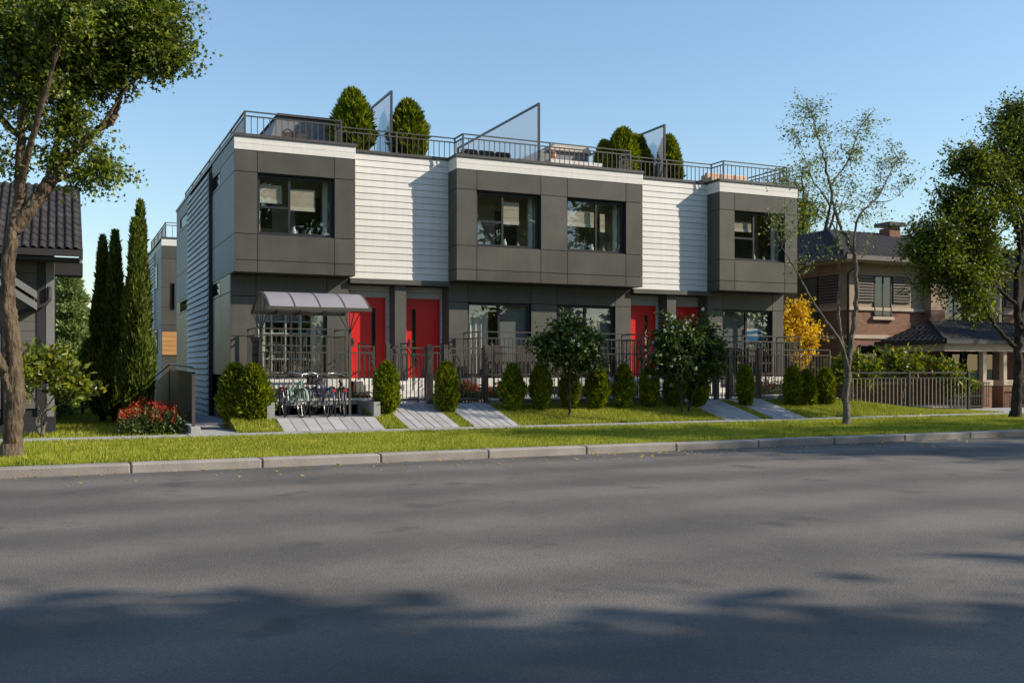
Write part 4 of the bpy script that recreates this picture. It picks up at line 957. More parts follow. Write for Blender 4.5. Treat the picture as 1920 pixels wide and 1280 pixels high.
# projecting stair tower pillar, loggia and right part
B().box(29.35, 30.05, HY-.35, HY, 2.9, 3.5).build('pillar_brick', 'brick', RH); B().box(29.33, 30.07, HY-.37, HY, 3.5, 5.2).build('pillar_stucco', 'stucco', RH)
win_front(30.1, 32.3, 3.15, 4.9, HY-.01, 2); B().box(32.35, 32.9, HY-.35, HY, 2.9, 3.5).build('pillar_brick', 'brick', RH); B().box(32.33, 32.92, HY-.37, HY, 3.5, 5.2).build('pillar_stucco', 'stucco', RH)
win_front(33.0, 33.5, 3.0, 4.6, HY-.01, 0); louver_front(33.6, 34.3, 3.75, 4.72, HY-.005)
win_front(26.2, 28.2, .9, 2.2, HY+.01, 1); win_front(30.5, 33, .2, 2.2, HY+.01, 2)
B().tube([(HX+.35,HY-.55,5.2),(HX-.06,HY-.12,4.75),(HX-.06,HY-.12,.1)], .045, 8).build('downpipe', 'house_dark', RH, smooth=True)
# porch
pz = 2.30
tile_roof(RH, 'porch_roof', [((26.9,24.3,pz),(38,24.3,pz),(38,27.2,3.12),(29.3,27.2,3.12)), ((26.9,27.2,pz),(26.9,24.3,pz),(29.3,27.2,3.12),(29.29,27.25,3.12))], .24, .32)
B().tube([(26.9,24.3,pz+.03),(29.3,27.2,3.15)], .06, 8).build('hip_ridge', 'tile_dark', RH)
B().box(26.9, 38, 24.22, 24.3, pz-.12, pz+.02).box(26.82, 26.9, 24.3, 27.4, pz-.12, pz+.02).build('gutter', 'house_dark', RH)
B().box(27.0, 38, 24.4, 24.6, pz-.36, pz-.12).box(27.0, 27.2, 24.6, 27.4, pz-.36, pz-.12).build('porch_beam', 'cream', RH)
for xx in (29.0, 30.0, 33.6):
    B().box(xx-.22, xx+.22, 24.4, 24.84, -.05, .75).build('porch_pier', 'brick', RH); B().box(xx-.26, xx+.26, 24.36, 24.88, .75, .95).build('pier_cap', 'cream', RH, bevel=.02); B().box(xx-.09, xx+.09, 24.5, 24.68, .95, pz-.36).build('porch_post', 'cream', RH, bevel=.01)
B().box(31.5, 33.3, 25.0, 25.25, 0, 1.95).build('porch_brick_wall', 'brick', RH)
B().box(27, 38, 24.9, 27.5, -.02, .05).build('porch_floor', 'conc', RH)

# neighbour's fence: dark with pale balusters
nf = empty('neighbour_fence', (24, 23.3, 0), 'dark fence with pale uprights in front of the brick house', 'fence')
B().box(21.95, 27.0, 23.43, 23.47, 1.20, 1.245).box(21.95, 27.0, 23.435, 23.465, 1.04, 1.07).box(21.95, 27.0, 23.435, 23.465, .05, .1).build('rail_set', 'dark_metal', nf)
key = ('nfb',); _cache[key] = B().box(-.012,.012,-.012,.012,0,.94).mesh('baluster', 'louver')
M['pale_bal'] = surf('pale_baluster', (.22,.185,.14), .6, .1); _cache[key].materials[0] = M['pale_bal']
xx = 22.1
while xx < 26.95: mobj('baluster', _cache[key], nf, (xx, 23.45, .1)); xx += .165
for xx in (21.95, 24.4, 27.0): B().box(xx-.04, xx+.04, 23.41, 23.49, -.05, 1.28).build('post', 'dark_metal', nf)
ng = empty('driveway_gate', (28, 24.2, 0), 'low dark metal gate beside the brick porch pier', 'gate')
B().box(27.1, 28.75, 24.1, 24.13, .85, .89).box(27.1, 28.75, 24.1, 24.13, .42, .45).box(27.1, 28.75, 24.1, 24.13, .06, .1).build('rail_set', 'dark_metal', ng)
for q in range(15): mobj('baluster', _cache.setdefault(('ngb',), B().box(-.01,.01,-.01,.01,0,.78).mesh('baluster', 'dark_metal')), ng, (27.12+q*.115, 24.115, .08))
ng = empty('driveway_gate', (31, 24.2, 0), 'low dark metal gate right of the brick porch piers', 'gate')
B().box(30.3, 33.3, 24.1, 24.13, .85, .89).box(30.3, 33.3, 24.1, 24.13, .06, .1).build('rail_set', 'dark_metal', ng)
for q in range(26): mobj('baluster', _cache[('ngb',)], ng, (30.32+q*.115, 24.115, .08))

# ------------------------------------------------------------ roof terrace furniture
def sofa(x0, x1, y, z, label, frame, cush, n):
    e = empty('outdoor_sofa', ((x0+x1)/2, y, z), label, 'sofa')
    B().box(x0, x1, y, y+.7, z, z+.32).box(x0, x1, y+.58, y+.72, z+.32, z+.72).box(x0-.12, x0, y, y+.72, z, z+.56).box(x1, x1+.12, y, y+.72, z, z+.56).build('sofa_frame', frame, e, bevel=.015)
    wd = (x1-x0)/n
    for i in range(n):
        B().box(x0+i*wd+.01, x0+(i+1)*wd-.01, y+.02, y+.57, z+.325, z+.45).build('seat_cushion', cush, e, bevel=.03)
        B().box(x0+i*wd+.02, x0+(i+1)*wd-.02, y+.42, y+.57, z+.452, z+.8).build('back_cushion', cush, e, bevel=.04)
sofa(10.7, 12.3, 26.7, 7.0, 'dark wicker sofa behind the railing of the middle roof terrace', 'wicker', 'wicker', 3)
sofa(19.3, 21.0, 26.7, 7.0, 'beige sofa behind the railing of the right-hand roof terrace', 'sofa_beige', 'sofa_beige', 3)
ln = empty('roof_lantern', (13.55, 26.85, 7.62), 'small copper lantern on the pale roof planter', 'lantern')
B().tube([(13.55,26.85,7.62),(13.55,26.85,7.86)], .085, 12).build('lantern_body', 'copper', ln, smooth=True); B().tube([(13.55,26.85,7.86),(13.55,26.85,7.92)], [.095,.03], 12).build('lantern_cap', 'copper', ln)
for (cx, lab) in ((5.62,'dark round-backed roof chair in front of the left stair hatch'),(6.0,'second dark roof chair in front of the left stair hatch')):
    rc = empty('roof_chair', (cx, 26.95, 7.0), lab, 'chair', 'dark chairs on the left roof terrace')
    B().tube([(cx,26.95,7.40),(cx,26.95,7.46)], .2, 12).build('seat', 'wicker', rc)
    B().tube([(cx-.19,27.05,7.0),(cx-.2,27.08,7.5),(cx-.12,27.1,7.78),(cx,27.1,7.86),(cx+.12,27.1,7.78),(cx+.2,27.08,7.5),(cx+.19,27.05,7.0)], .02, 6).box(cx-.14, cx+.14, 27.09, 27.11, 7.5, 7.76).build('backrest', 'wicker', rc)
    for q in (-.15,.15): piece('leg', cx+q-.015, cx+q+.015, 26.8, 26.83, 7.0, 7.4, 'dark_metal', rc)

# ------------------------------------------------------------ columnar evergreens (thuja, cypress)
def spray_mesh(name, h, prof, n, size, mat, up=.9, outw=.55, tilt=.3, lump=.12, ph=0.0):
    """prof(t)->radius; flakes pointing up and out over a dark lumpy core"""
    t = rng.random(n)**.9; a = rng.random(n)*2*math.pi
    lum = 1+lump*np.sin(a*2+t*7+ph)+lump*.8*np.sin(a*5-t*13+1.3+ph*2)+lump*.6*np.sin(a*9+t*29+ph)
    pr = np.array([prof(x) for x in t]); r = pr*lum*(.72+.32*rng.random(n)**.6)
    P = np.stack([r*np.cos(a), r*np.sin(a), t*h*.98], 1)
    D = np.stack([np.cos(a)*outw, np.sin(a)*outw, np.full(n, up)], 1)+rng.normal(size=(n,3))*tilt
    sz = size*(.6+.8*rng.random(n))
    roll = np.stack([np.cos(a+1.2*rng.normal(size=n)), np.sin(a+1.2*rng.normal(size=n)), .2*rng.normal(size=n)], 1)
    V, F = leaf_arrays(P, D, sz, 'spray', roll)
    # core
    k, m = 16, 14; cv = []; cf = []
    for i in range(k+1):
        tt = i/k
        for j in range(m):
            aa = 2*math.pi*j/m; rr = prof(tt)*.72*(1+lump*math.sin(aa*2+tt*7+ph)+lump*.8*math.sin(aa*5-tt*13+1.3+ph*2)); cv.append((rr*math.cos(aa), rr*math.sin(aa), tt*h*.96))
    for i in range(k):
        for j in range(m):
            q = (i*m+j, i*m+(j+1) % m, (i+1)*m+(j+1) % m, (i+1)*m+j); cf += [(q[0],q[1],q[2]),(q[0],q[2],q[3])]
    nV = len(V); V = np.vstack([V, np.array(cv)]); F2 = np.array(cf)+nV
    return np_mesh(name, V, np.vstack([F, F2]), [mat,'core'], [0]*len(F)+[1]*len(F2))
def thuja_prof(h, r):
    return lambda t: r*(min(1, (t+.06)/.36)**.5)*(1-max(0,(t-.36)/.64)**1.8)**.72 if t < 1 else .01
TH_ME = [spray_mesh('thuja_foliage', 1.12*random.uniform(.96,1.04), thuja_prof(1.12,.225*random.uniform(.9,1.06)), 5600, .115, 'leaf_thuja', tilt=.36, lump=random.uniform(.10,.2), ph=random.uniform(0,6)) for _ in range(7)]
def thuja(x, y, z, s, label, cat='shrub', group='clipped columnar shrubs in front of the fence', mi=None, ssx=1.0):
    o = tag(mobj('columnar_shrub', TH_ME[(mi if mi is not None else random.randrange(7))], None, (x, y, z)), label, cat, group)
    o.rotation_euler = (random.uniform(-.03,.03), random.uniform(-.03,.03), random.uniform(0,6.28)); o.scale = (s*ssx, s*ssx, s); return o
YS = 23.1
thuja(7.13, 23.05, .27, 1.07, 'columnar shrub between the bike pad and the first garden gate', ssx=1.08)
thuja(8.81-.1, 23.1, .29, 1.05, 'columnar shrub on the lawn strip between the two left garden paths', ssx=1.05)
words = ['first', 'second', 'third', 'fourth', 'fifth', 'sixth', 'seventh', 'eighth']
for i, xx in enumerate((10.49,11.31,12.15,12.96,13.78,14.6,15.39,16.15)):
    thuja(xx, YS, .30, random.uniform(.95,1.06), '%s shrub from the left in the row of eight behind the lawn' % words[i], ssx=random.uniform(.95,1.05))
thuja(17.55+.25, YS, .30, .98, 'columnar shrub on the lawn strip between the two right garden paths')
thuja(19.5, 23.1, .26, .97, 'wider left shrub of the pair right of the last garden path', ssx=1.15)
thuja(19.97, 23.05, .25, .95, 'right shrub of the pair right of the last garden path', ssx=1.05)
thuja(20.72, 23.1, .25, .97, 'single columnar shrub left of the slender verge tree trunk')
thuja(3.63, 23.3, .12, 1.13, 'rear shrub of the leafy pair at the building corner', ssx=1.3)
thuja(4.0, 22.95, .1, 1.15, 'front shrub of the leafy pair at the building corner', ssx=1.25)
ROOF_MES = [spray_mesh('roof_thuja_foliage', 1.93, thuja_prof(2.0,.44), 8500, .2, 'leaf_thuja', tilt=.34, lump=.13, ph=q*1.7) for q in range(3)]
for (xx, yy, top, wd, lab) in ((7.38,27.0,9.07,1.06,'tallest roof shrub, left of the first frosted screen'),(9.0,27.0,8.95,1.0,'roof shrub right of the first frosted screen'),(15.5,27.2,8.47,.62,'small roof shrub half hidden beside the third screen group'),(16.05,26.95,8.84,.95,'roof shrub left of the third frosted screen'),(16.95,27.6,8.85,.9,'roof shrub seen blurred through the third frosted screen'),(17.78,27.0,8.80,.78,'roof shrub right of the third frosted screen')):
    o = tag(mobj('roof_shrub', ROOF_MES[int(xx*7) % 3], None, (xx, yy, 7.0)), lab, 'shrub', 'evergreen shrubs on the roof terraces'); s = (top-7)/2; o.scale = (wd, wd, s); o.rotation_euler = (0,0,random.uniform(0,6))
def cyp_prof(r): return lambda t: r*(min(1,(t+.03)/.12)**.5)*(max(0,1-t**1.7)**.95)*(1.0-.12*math.sin(t*19))
def cypress(x, y, h, r, n, label, sz=.15):
    e = empty('cypress_tree', (x, y, 0)); tag(e, label, 'tree', 'tall narrow cypresses beside the building')
    me = spray_mesh('crown', h-.12, cyp_prof(r), n, sz, 'leaf_cypress', up=1.0, outw=.35, tilt=.22, lump=.10)
    mobj('crown', me, e, (x, y, .12)); B().tube([(x,y,-.1),(x,y,.5),(x,y,h*.8)], [.09,.08,.02], 8).build('trunk', 'bark_dark', e, smooth=True)
cypress(1.70, 26.5, 5.1, .33, 15000, 'lit cypress, right of the group, nearest the ramp railing')
cypress(1.84, 26.8, 5.62, .30, 12000, 'tallest pointed cypress, just behind the lit one')
cypress(1.30, 27.9, 4.95, .36, 12000, 'dark cypress in the middle of the group')
cypress(1.02, 28.4, 4.85, .36, 11000, 'dark cypress at the left of the group')

# ------------------------------------------------------------ broad-leaved trees
def bez(p, q, sag, n=4):
    p, q = Vector(p), Vector(q); m = (p+q)/2+Vector(sag)
    return [p*(1-t)**2+m*2*t*(1-t)+q*t*t for t in [i/n for i in range(n+1)]]
def tree(name, label, cat, base, limbs, blobs, leaf, lmat, bark, lsize, per=28, spread=.3, dens=9, kind='oval', twig_r=.012, upb=-.15, flower=None, group=None, limb_n=9, rough=.0, wiggle=.03, seg=5):
    """limbs: (points, r0, r1). blobs: (centre, radius, clusters)"""
    e = empty(name, base); tag(e, label, cat, group)
    tr = B(); samples = []
    for pts, r0, r1 in limbs:
        P = [Vector(p) for p in pts]; Q = []
        # Catmull-Rom refinement with a little wander
        for i in range(len(P)-1):
            a, b_, c, d = P[max(i-1,0)], P[i], P[i+1], P[min(i+2,len(P)-1)]
            for k in range(seg):
                t = k/seg; q = .5*((2*b_)+(c-a)*t+(2*a-5*b_+4*c-d)*t*t+(3*b_-a-3*c+d)*t**3)
                if not (i == 0 and k == 0): q = q+Vector((random.gauss(0,1),random.gauss(0,1),random.gauss(0,.6)))*wiggle*min(1, r0*8)*5/seg
                Q.append(q)
        Q.append(P[-1]); L = len(Q)
        rad = [r0+(r1-r0)*(i/(L-1))**.85 for i in range(L)]
        tr.tube(Q, rad, limb_n); samples += [(q, rad[i]) for i, q in enumerate(Q) if i > L*.3]
    if limbs and limbs[0][1] > .08:       # root flare
        p = Vector(limbs[0][0][0]); tr.tube([p-Vector((0,0,.08)), p+Vector((0,0,.02)), p+Vector((0,0,.25))], [limbs[0][1]*1.45, limbs[0][1]*1.25, limbs[0][1]*.98], limb_n)
    SP = np.array([tuple(s[0]) for s in samples]); pos = []; dr_ = []; fp = []
    tw = B()
    for c, r, n in blobs:
        r = (r, r, r) if not hasattr(r, '__len__') else r
        for _ in range(n):
            d = np.array([random.gauss(0,1) for _ in range(3)]); d /= np.linalg.norm(d); q = np.array(c)+d*np.array(r)*random.random()**.45
            D2 = ((SP-q)**2).sum(1)+1.2*np.maximum(0, SP[:,2]-q[2])**2; k = int(np.argmin(D2)); p = samples[k][0]
            qv = Vector(q); ln_ = (qv-p).length
            pts = bez(p, qv, (random.gauss(0,.12)*ln_, random.gauss(0,.12)*ln_, .12*ln_), 4)
            r0 = min(samples[k][1]*.7, twig_r*(1+ln_*.9)); tw.tube(pts, [r0+(twig_r*.35-r0)*i/4 for i in range(5)], 4, cap=False)
            # side twigs and leaves
            for s in range(dens):
                t = random.uniform(.35, 1.0); b0 = pts[min(3,int(t*4))].lerp(pts[min(4,int(t*4)+1)], t*4-int(t*4))
                v = Vector((random.gauss(0,1),random.gauss(0,1),random.gauss(0,.7)))*spread; e1 = b0+v
                if s % 2 == 0: tw.tube([b0, b0+v*.5+Vector((0,0,.04)), e1], [twig_r*.5, twig_r*.4, twig_r*.2], 3, cap=False)
                m = max(1, per//dens)
                for _l in range(m):
                    u_ = random.uniform(.25, 1.1); g = .28*spread
                    pos.append(tuple(b0+v*u_+Vector((random.gauss(0,g),random.gauss(0,g),random.gauss(0,g))))); dr_.append(tuple(v.normalized()*.6+Vector((random.gauss(0,.6),random.gauss(0,.6),random.gauss(0,.5)+upb))))
                if flower and random.random() < flower: fp.append(tuple(e1+v*.25))
    trunk = tr.build('trunk', bark, e, smooth=True)
    if rough:
        from mathutils import noise
        me = trunk.data; nr = [v.normal.copy() for v in me.vertices]
        for v, n_ in zip(me.vertices, nr):
            c = v.co; v.co = c+n_*rough*(noise.noise((c.x*16,c.y*16,c.z*3.2))*1.0+noise.noise((c.x*40,c.y*40,c.z*9+5))*.55+noise.noise((c.x*5,c.y*5,c.z*2+9))*1.2)
        me.update()
    tag(tw.build('twigs', bark if bark != 'bark_grey' else 'twig', e), kind='stuff')
    pos = np.array(pos); sz = lsize*(.65+.7*rng.random(len(pos)))
    V, F = leaf_arrays(pos, np.array(dr_), sz, kind); mobj('crown', np_mesh('crown', V, F, [lmat]), e)
    if fp:
        fp = np.array(fp); n = 16; PP = np.repeat(fp, n, 0); dd = rand_dirs(len(PP)); V, F = leaf_arrays(PP+dd*.016, dd, np.full(len(PP), .042), 'oval'); mobj('blossom', np_mesh('blossom', V, F, ['petal_white']), e)
    return e
def XZ(y, lst, jit=0.0): return [(x, y+random.uniform(-jit,jit), z) for x, z in lst]
# big tree at the left, on the verge
yb = 17.5
LT = [(XZ(yb, [(-.7,-.05),(-.65,.8),(-.68,1.72),(-.75,2.47),(-.71,3.39),(-.60,4.07),(-.56,5.25),(-.5,6.19),(-.41,7.4)], .05), .155, .04),
      (XZ(yb, [(-.68,3.55),(-.18,4.31),(-.01,4.63),(.29,4.95),(.61,5.33),(.77,5.43),(.88,5.75),(.95,6.19),(1.09,6.9)], .08), .115, .018),
      ([(-.18,yb,4.31),(-.05,yb+.3,4.97),(.05,yb+.5,5.66),(.13,yb+.7,6.6)], .07, .02),
      ([(-.65,yb,.8),(-.82,yb-.1,1.38),(-1.1,yb-.2,2.2),(-1.3,yb-.3,3.6),(-1.5,yb,5.4)], .09, .03),
      ([(-.6,yb,4.07),(-.4,yb-.5,4.9),(-.1,yb-1.0,5.9),(.2,yb-1.3,6.9)], .07, .02),
      ([(.61,yb,5.33),(1.0,yb-.2,5.95),(1.4,yb-.3,6.3),(1.75,yb-.3,6.45)], .03, .008),
      ([(-.18,yb,4.31),(.3,yb-.1,4.55),(.62,yb-.1,4.62),(.78,yb,4.5)], .03, .006),
      ([(-.56,yb,5.0),(-1.2,yb+.4,5.7),(-1.9,yb+.6,6.3)], .06, .02)]
BL = [((-.41,yb,6.8),.55,34),((.45,yb,7.0),.55,40),((1.2,yb,7.15),.5,40),((1.62,yb,6.9),.32,22),((1.66,yb-.1,6.45),.24,9),((1.3,yb,6.55),.38,22),((.69,yb,6.45),.45,30),((-.03,yb,6.2),.5,30),((-.64,yb,5.85),.5,22),
      ((.40,yb+.2,6.0),.4,20),((-.18,yb,5.45),.42,14),((.12,yb,5.4),.35,10),((-1.3,yb,6.2),.65,26),((-1.2,yb,5.0),.45,10),((-.3,yb,7.9),.7,34),((.8,yb,7.8),.6,40),((1.4,yb,7.6),.42,26),((-.9,yb+.1,4.6),.3,5),
      ((.55,yb,4.85),.2,5),((.62,yb,4.55),.2,6),((.25,yb,4.45),.22,5),((-.05,yb,4.75),.25,5),((.0,yb-1.0,6.7),.6,24),((.2,yb+.9,6.8),.65,30),((1.0,yb+.5,7.0),.55,30),((-.9,yb+.6,7.0),.8,34),((1.2,yb-.5,7.0),.42,20),((.4,yb+.6,7.4),.6,30),((-.3,yb+.4,6.4),.6,26),((.6,yb-.5,6.9),.5,22),((1.75,yb,7.3),.2,6)]
tree('maple_tree', 'large gnarled leafy tree on the grass verge at the left edge', 'tree', (-.7,yb,0), LT, BL, None, 'leaf_maple', 'bark_big', .072, 108, .22, 9, 'maple', .009, limb_n=26, wiggle=.03, rough=.016, seg=16)
# slender young tree on the verge
ys_ = 18.85
ST = [(XZ(ys_, [(17.56,-.05),(17.61,1.24),(17.72,2.03),(17.86,3.08),(17.78,4.13),(17.27,5.02),(17.02,6.04),(16.69,6.85),(16.44,7.5)], .04), .095, .010),
      (XZ(ys_, [(17.61,1.30),(17.35,2.03),(16.61,2.92),(15.96,3.79),(15.6,4.25)], .12), .045, .008),
      ([(17.05,ys_,5.75),(17.4,ys_+.15,6.1),(17.78,ys_+.2,6.49),(18.12,ys_+.2,7.25),(18.47,ys_+.2,7.7)], .03, .006),
      ([(17.8,ys_,4.0),(17.72,ys_-.2,5.0),(18.3,ys_-.3,5.61),(18.82,ys_-.3,6.4),(19.2,ys_-.3,6.8)], .035, .006),
      ([(17.61,ys_,1.24),(17.45,ys_+.15,2.55),(17.52,ys_+.2,3.6),(17.35,ys_+.1,4.9),(17.5,ys_,5.6)], .055, .010),
      ([(17.05,ys_,5.33),(16.6,ys_-.15,5.65),(16.3,ys_-.2,5.9),(16.0,ys_-.2,6.6)], .025, .006),
      ([(18.1,ys_-.25,5.45),(18.6,ys_-.4,5.5),(19.1,ys_-.5,5.9)], .016, .005),
      ([(17.4,ys_+.05,4.3),(16.9,ys_-.2,4.9),(16.0,ys_-.3,5.4),(15.6,ys_-.3,5.9)], .02, .005)]
BL = [((x, ys_+random.uniform(-.3,.3), z), .30, 5) for x, z in [(16.04,7.55),(16.55,7.62),(15.88,6.9),(16.61,7.04),(17.35,7.1),(18.3,7.5),(17.61,6.68),(16.94,6.42),(16.12,6.22),(18.12,6.66),(18.47,6.29),(19.05,6.08),(17.78,5.97),(18.47,5.62),(17.1,5.79),(16.28,5.98),(17.44,5.29),(15.72,6.0),(18.47,7.02),(19.1,6.61)]]
BL += [((15.4,ys_,5.0),.3,4),((15.8,ys_,4.7),.35,4),((16.2,ys_,3.9),.4,3),((18.3,ys_,4.7),.5,5),((17.0,ys_,4.4),.4,3)]
tree('slender_tree', 'slender young tree with sparse pale leaves on the verge', 'tree', (17.56,ys_,0), ST, BL, None, 'leaf_light', 'bark_grey', .068, 45, .2, 9, 'oval', .006, limb_n=14, wiggle=.04, rough=.006, seg=9)
# street tree at the right edge
yr_ = 19.3
RT = [(XZ(yr_, [(24.05,-.05),(24.1,1.22),(24.2,2.4),(24.1,3.58),(24.26,4.92),(24.3,6.2),(24.5,7.6)], .05), .15, .03),
      (XZ(yr_, [(24.15,1.9),(23.32,2.54),(22.6,3.2),(21.91,3.8),(21.2,4.4)], .1), .07, .012),
      (XZ(yr_, [(24.1,3.1),(23.53,3.5),(22.91,3.8),(22.6,4.6),(22.2,5.4)], .1), .06, .012),
      ([(24.2,yr_,4.6),(23.7,yr_-.3,5.5),(23.2,yr_-.4,6.3),(22.4,yr_-.4,6.8)], .06, .012),
      ([(24.2,yr_,2.6),(24.8,yr_+.2,3.6),(25.4,yr_+.3,4.8),(25.9,yr_+.3,6.2)], .08, .02),
      ([(24.26,yr_,4.9),(24.5,yr_+.6,6.0),(24.9,yr_+.9,7.4)], .06, .02),
      ([(24.1,yr_,2.2),(24.6,yr_-.5,3.2),(24.9,yr_-.8,4.6)], .05, .02)]
BL = [((x, yr_+random.uniform(-.5,.5), z), r, int(n*2.1)) for x, z, r, n in [(24.2,8.3,.55,20),(23.6,7.8,.5,18),(23.2,7.1,.5,16),(21.95,7.05,.28,7),(21.6,6.72,.26,6),(22.4,6.5,.45,12),(23.7,6.8,.6,16),(21.8,6.2,.35,8),(22.5,5.55,.5,14),(21.4,5.4,.4,10),(20.9,4.9,.35,8),(21.7,4.6,.45,12),(22.9,4.9,.5,12),(23.4,4.2,.45,9),(22.5,3.9,.5,10),(21.1,4.3,.4,9),(20.6,4.5,.28,5),(25.2,7.2,.7,16),(25.9,5.8,.7,12),(26.1,8.0,.8,18),(21.9,3.5,.4,6),(23.0,3.1,.4,5),(24.8,8.7,.7,18),(24.9,5.0,.5,6),(21.2,4.9,.5,10),(20.9,4.2,.4,8),(21.7,3.8,.5,8),(22.2,4.7,.6,10),(23.0,5.8,.6,10),(22.9,6.6,.5,8),(24.0,7.4,.7,12),(24.6,6.2,.7,8),(20.7,5.3,.35,6),(20.4,4.3,.3,5),(21.0,3.6,.4,6),(22.3,3.2,.45,6),(21.5,5.9,.4,7)]]
tree('street_tree', 'dark-trunked leafy street tree on the verge at the right edge', 'tree', (24.05,yr_,0), RT, BL, None, 'leaf_right', 'bark_dark', .10, 72, .25, 9, 'oval', .010, limb_n=18, wiggle=.04, rough=.012, seg=12)

# white-flowered round shrubs on the lawn
def vib(bx, by, bz, stems, blobs, label):
    tree('flowering_shrub', label, 'shrub', (bx,by,bz), stems, blobs, None, 'leaf_dark', 'bark_dark', .11, 72, .15, 9, 'oval', .006, upb=-.1, flower=.11, group='white-flowered shrubs on the front lawn')
vx, vy = 11.82, 22.5
vib(vx, vy, .15, [([(vx,vy,.1),(vx+.01,vy,.6),(vx-.02,vy,1.1),(vx,vy,1.6)], .035, .018), ([(vx,vy,.75),(vx-.2,vy+.1,1.1),(vx-.5,vy,1.6)], .018, .008), ([(vx,vy,.8),(vx+.25,vy-.1,1.2),(vx+.5,vy,1.6)], .018, .008), ([(vx,vy,.7),(vx-.1,vy-.25,1.2),(vx,vy-.4,1.7)], .016, .008)],
    [((vx-.15,vy,2.3),(.6,.5,.42),34),((vx+.45,vy,2.15),(.48,.5,.4),24),((vx-.6,vy,1.95),(.42,.45,.35),20),((vx+.1,vy,1.75),(.75,.55,.4),34),((vx+.65,vy,1.6),(.35,.4,.38),14),((vx-.25,vy,2.75),(.3,.3,.22),8),((vx-.9,vy,2.15),(.15,.2,.15),3)], 'round white-flowered shrub on a single thin trunk on the lawn')
vx, vy = 15.35, 22.56
vib(vx, vy, .17, [([(vx-.08,vy,.1),(vx-.15,vy,.7),(vx-.35,vy,1.3),(vx-.5,vy,1.9)], .03, .012), ([(vx+.08,vy,.1),(vx+.3,vy,.7),(vx+.6,vy,1.3),(vx+.8,vy,1.8)], .03, .012), ([(vx-.1,vy,.5),(vx,vy+.1,1.2),(vx+.1,vy,2.0)], .02, .01)],
    [((vx-.55,vy,2.1),(.5,.5,.5),30),((vx+.1,vy,2.15),(.55,.5,.5),34),((vx+.65,vy,2.1),(.45,.5,.45),26),((vx+1.1,vy,1.75),(.45,.45,.42),22),((vx-.3,vy,1.5),(.6,.5,.35),26),((vx+.5,vy,1.45),(.6,.5,.35),26),((vx-.5,vy,2.65),(.25,.3,.22),7),((vx+.75,vy,2.65),(.3,.3,.25),9),((vx-.85,vy,1.6),(.3,.3,.35),10),((vx+1.0,vy,1.15),(.3,.3,.2),6)], 'broad white-flowered shrub on two leaning stems on the lawn')

# magnolia-like bushes
def bush(name, x, y, z, pts, label, n, mat='leaf_mag', ls=.15, group=None, bark='bark_grey', per=30, fl=None):
    st = [([(x,y,z),(x+random.uniform(-.1,.1),y,z+.35),(p[0][0]*.7+x*.3,p[0][1],p[0][2]*.75+z*.25)], .035, .010) for p in pts]
    tree(name, label, 'bush', (x,y,z), st, [(p[0],p[1],n) for p in pts], None, mat, bark, ls, per, .17, 6, 'oval', .008, upb=.35, group=group)
bush('magnolia_bush', -.35, 22.5, 0, [((-.25,22.5,1.55),(.35,.35,.35),0),((.1,22.5,1.2),(.4,.35,.4),0),((.35,22.5,.95),(.28,.3,.3),0),((-.7,22.4,1.3),(.35,.35,.4),0)], 'large-leaved bush in front of the left house wall', 17)
for (x, y, c, lab) in ((22.9,24.1,[((22.5,24.1,1.5),(.6,.4,.5),0),((23.2,24.1,1.3),(.6,.4,.5),0),((22.0,24.2,1.25),(.35,.4,.4),0)],'large-leaved bush nearest the yellow tree, behind the pale fence'),
                       (24.9,24.2,[((24.6,24.2,1.55),(.6,.4,.45),0),((25.3,24.2,1.6),(.6,.4,.4),0)],'middle large-leaved bush behind the pale fence'),
                       (26.7,23.9,[((26.5,23.9,1.35),(.5,.4,.45),0),((27.1,23.9,.85),(.5,.4,.35),0)],'rightmost large-leaved bush beside the driveway gate')):
    bush('magnolia_bush', x, y, 0, c, lab, 36, group='large-leaved bushes in front of the brick house')
# yellow autumn tree in the gap
yx, yy = 22.75, 26.9
tree('autumn_tree', 'bright yellow autumn tree in the gap right of the townhouses', 'tree', (yx,yy,0), [([(yx,yy,-.1),(yx+.05,yy,1.0),(yx,yy,2.2),(yx+.1,yy,3.6)], .06, .012), ([(yx,yy,1.2),(yx+.5,yy,1.9),(yx+1.0,yy,2.5)], .03, .008), ([(yx,yy,1.6),(yx-.4,yy,2.3),(yx-.6,yy,3.0)], .03, .008)],
     [((yx+.1,yy,3.3),(.45,.45,.5),22),((yx+.2,yy,2.6),(.5,.5,.45),24),((yx+.75,yy,2.35),(.35,.4,.35),12),((yx-.3,yy,2.8),(.4,.4,.6),16),((yx+.4,yy,1.75),(.5,.4,.4),16),((yx+.95,yy,2.75),(.15,.2,.15),3)], None, 'leaf_yellow', 'bark_dark', .10, 34, .17, 8, 'maple', .007)
# trees behind
def backtree(name, x, y, h, r, label, mat='leaf_maple', ls=.16, n=26, cat='tree', group=None, low=.35, per=36):
    st = [([(x,y,-.1),(x,y,h*.3),(x+.1,y,h*.6),(x,y,h*.85)], .02*h, .03), ([(x,y,h*.35),(x-r*.5,y,h*.55),(x-r*.7,y,h*.7)], .012*h, .03), ([(x,y,h*.4),(x+r*.5,y,h*.6),(x+r*.7,y,h*.75)], .012*h, .03), ([(x,y,h*.4),(x,y-r*.5,h*.6),(x,y-r*.7,h*.75)], .012*h, .03)]
    bl = [((x+random.uniform(-.6,.6)*r, y+random.uniform(-.6,.6)*r, h*random.uniform(low+.1,.88)), r*random.uniform(.3,.45), n//3) for _ in range(9)]
    return tree(name, label, cat, (x,y,0), st, bl, None, mat, 'bark_dark', ls, per, r*.16, 9, 'oval', .012, group=group, limb_n=7)
backtree('background_tree', 36.6, 42.6, 14.2, 3.4, 'green tree rising behind the brick house roof', 'leaf_right', .20, 40)
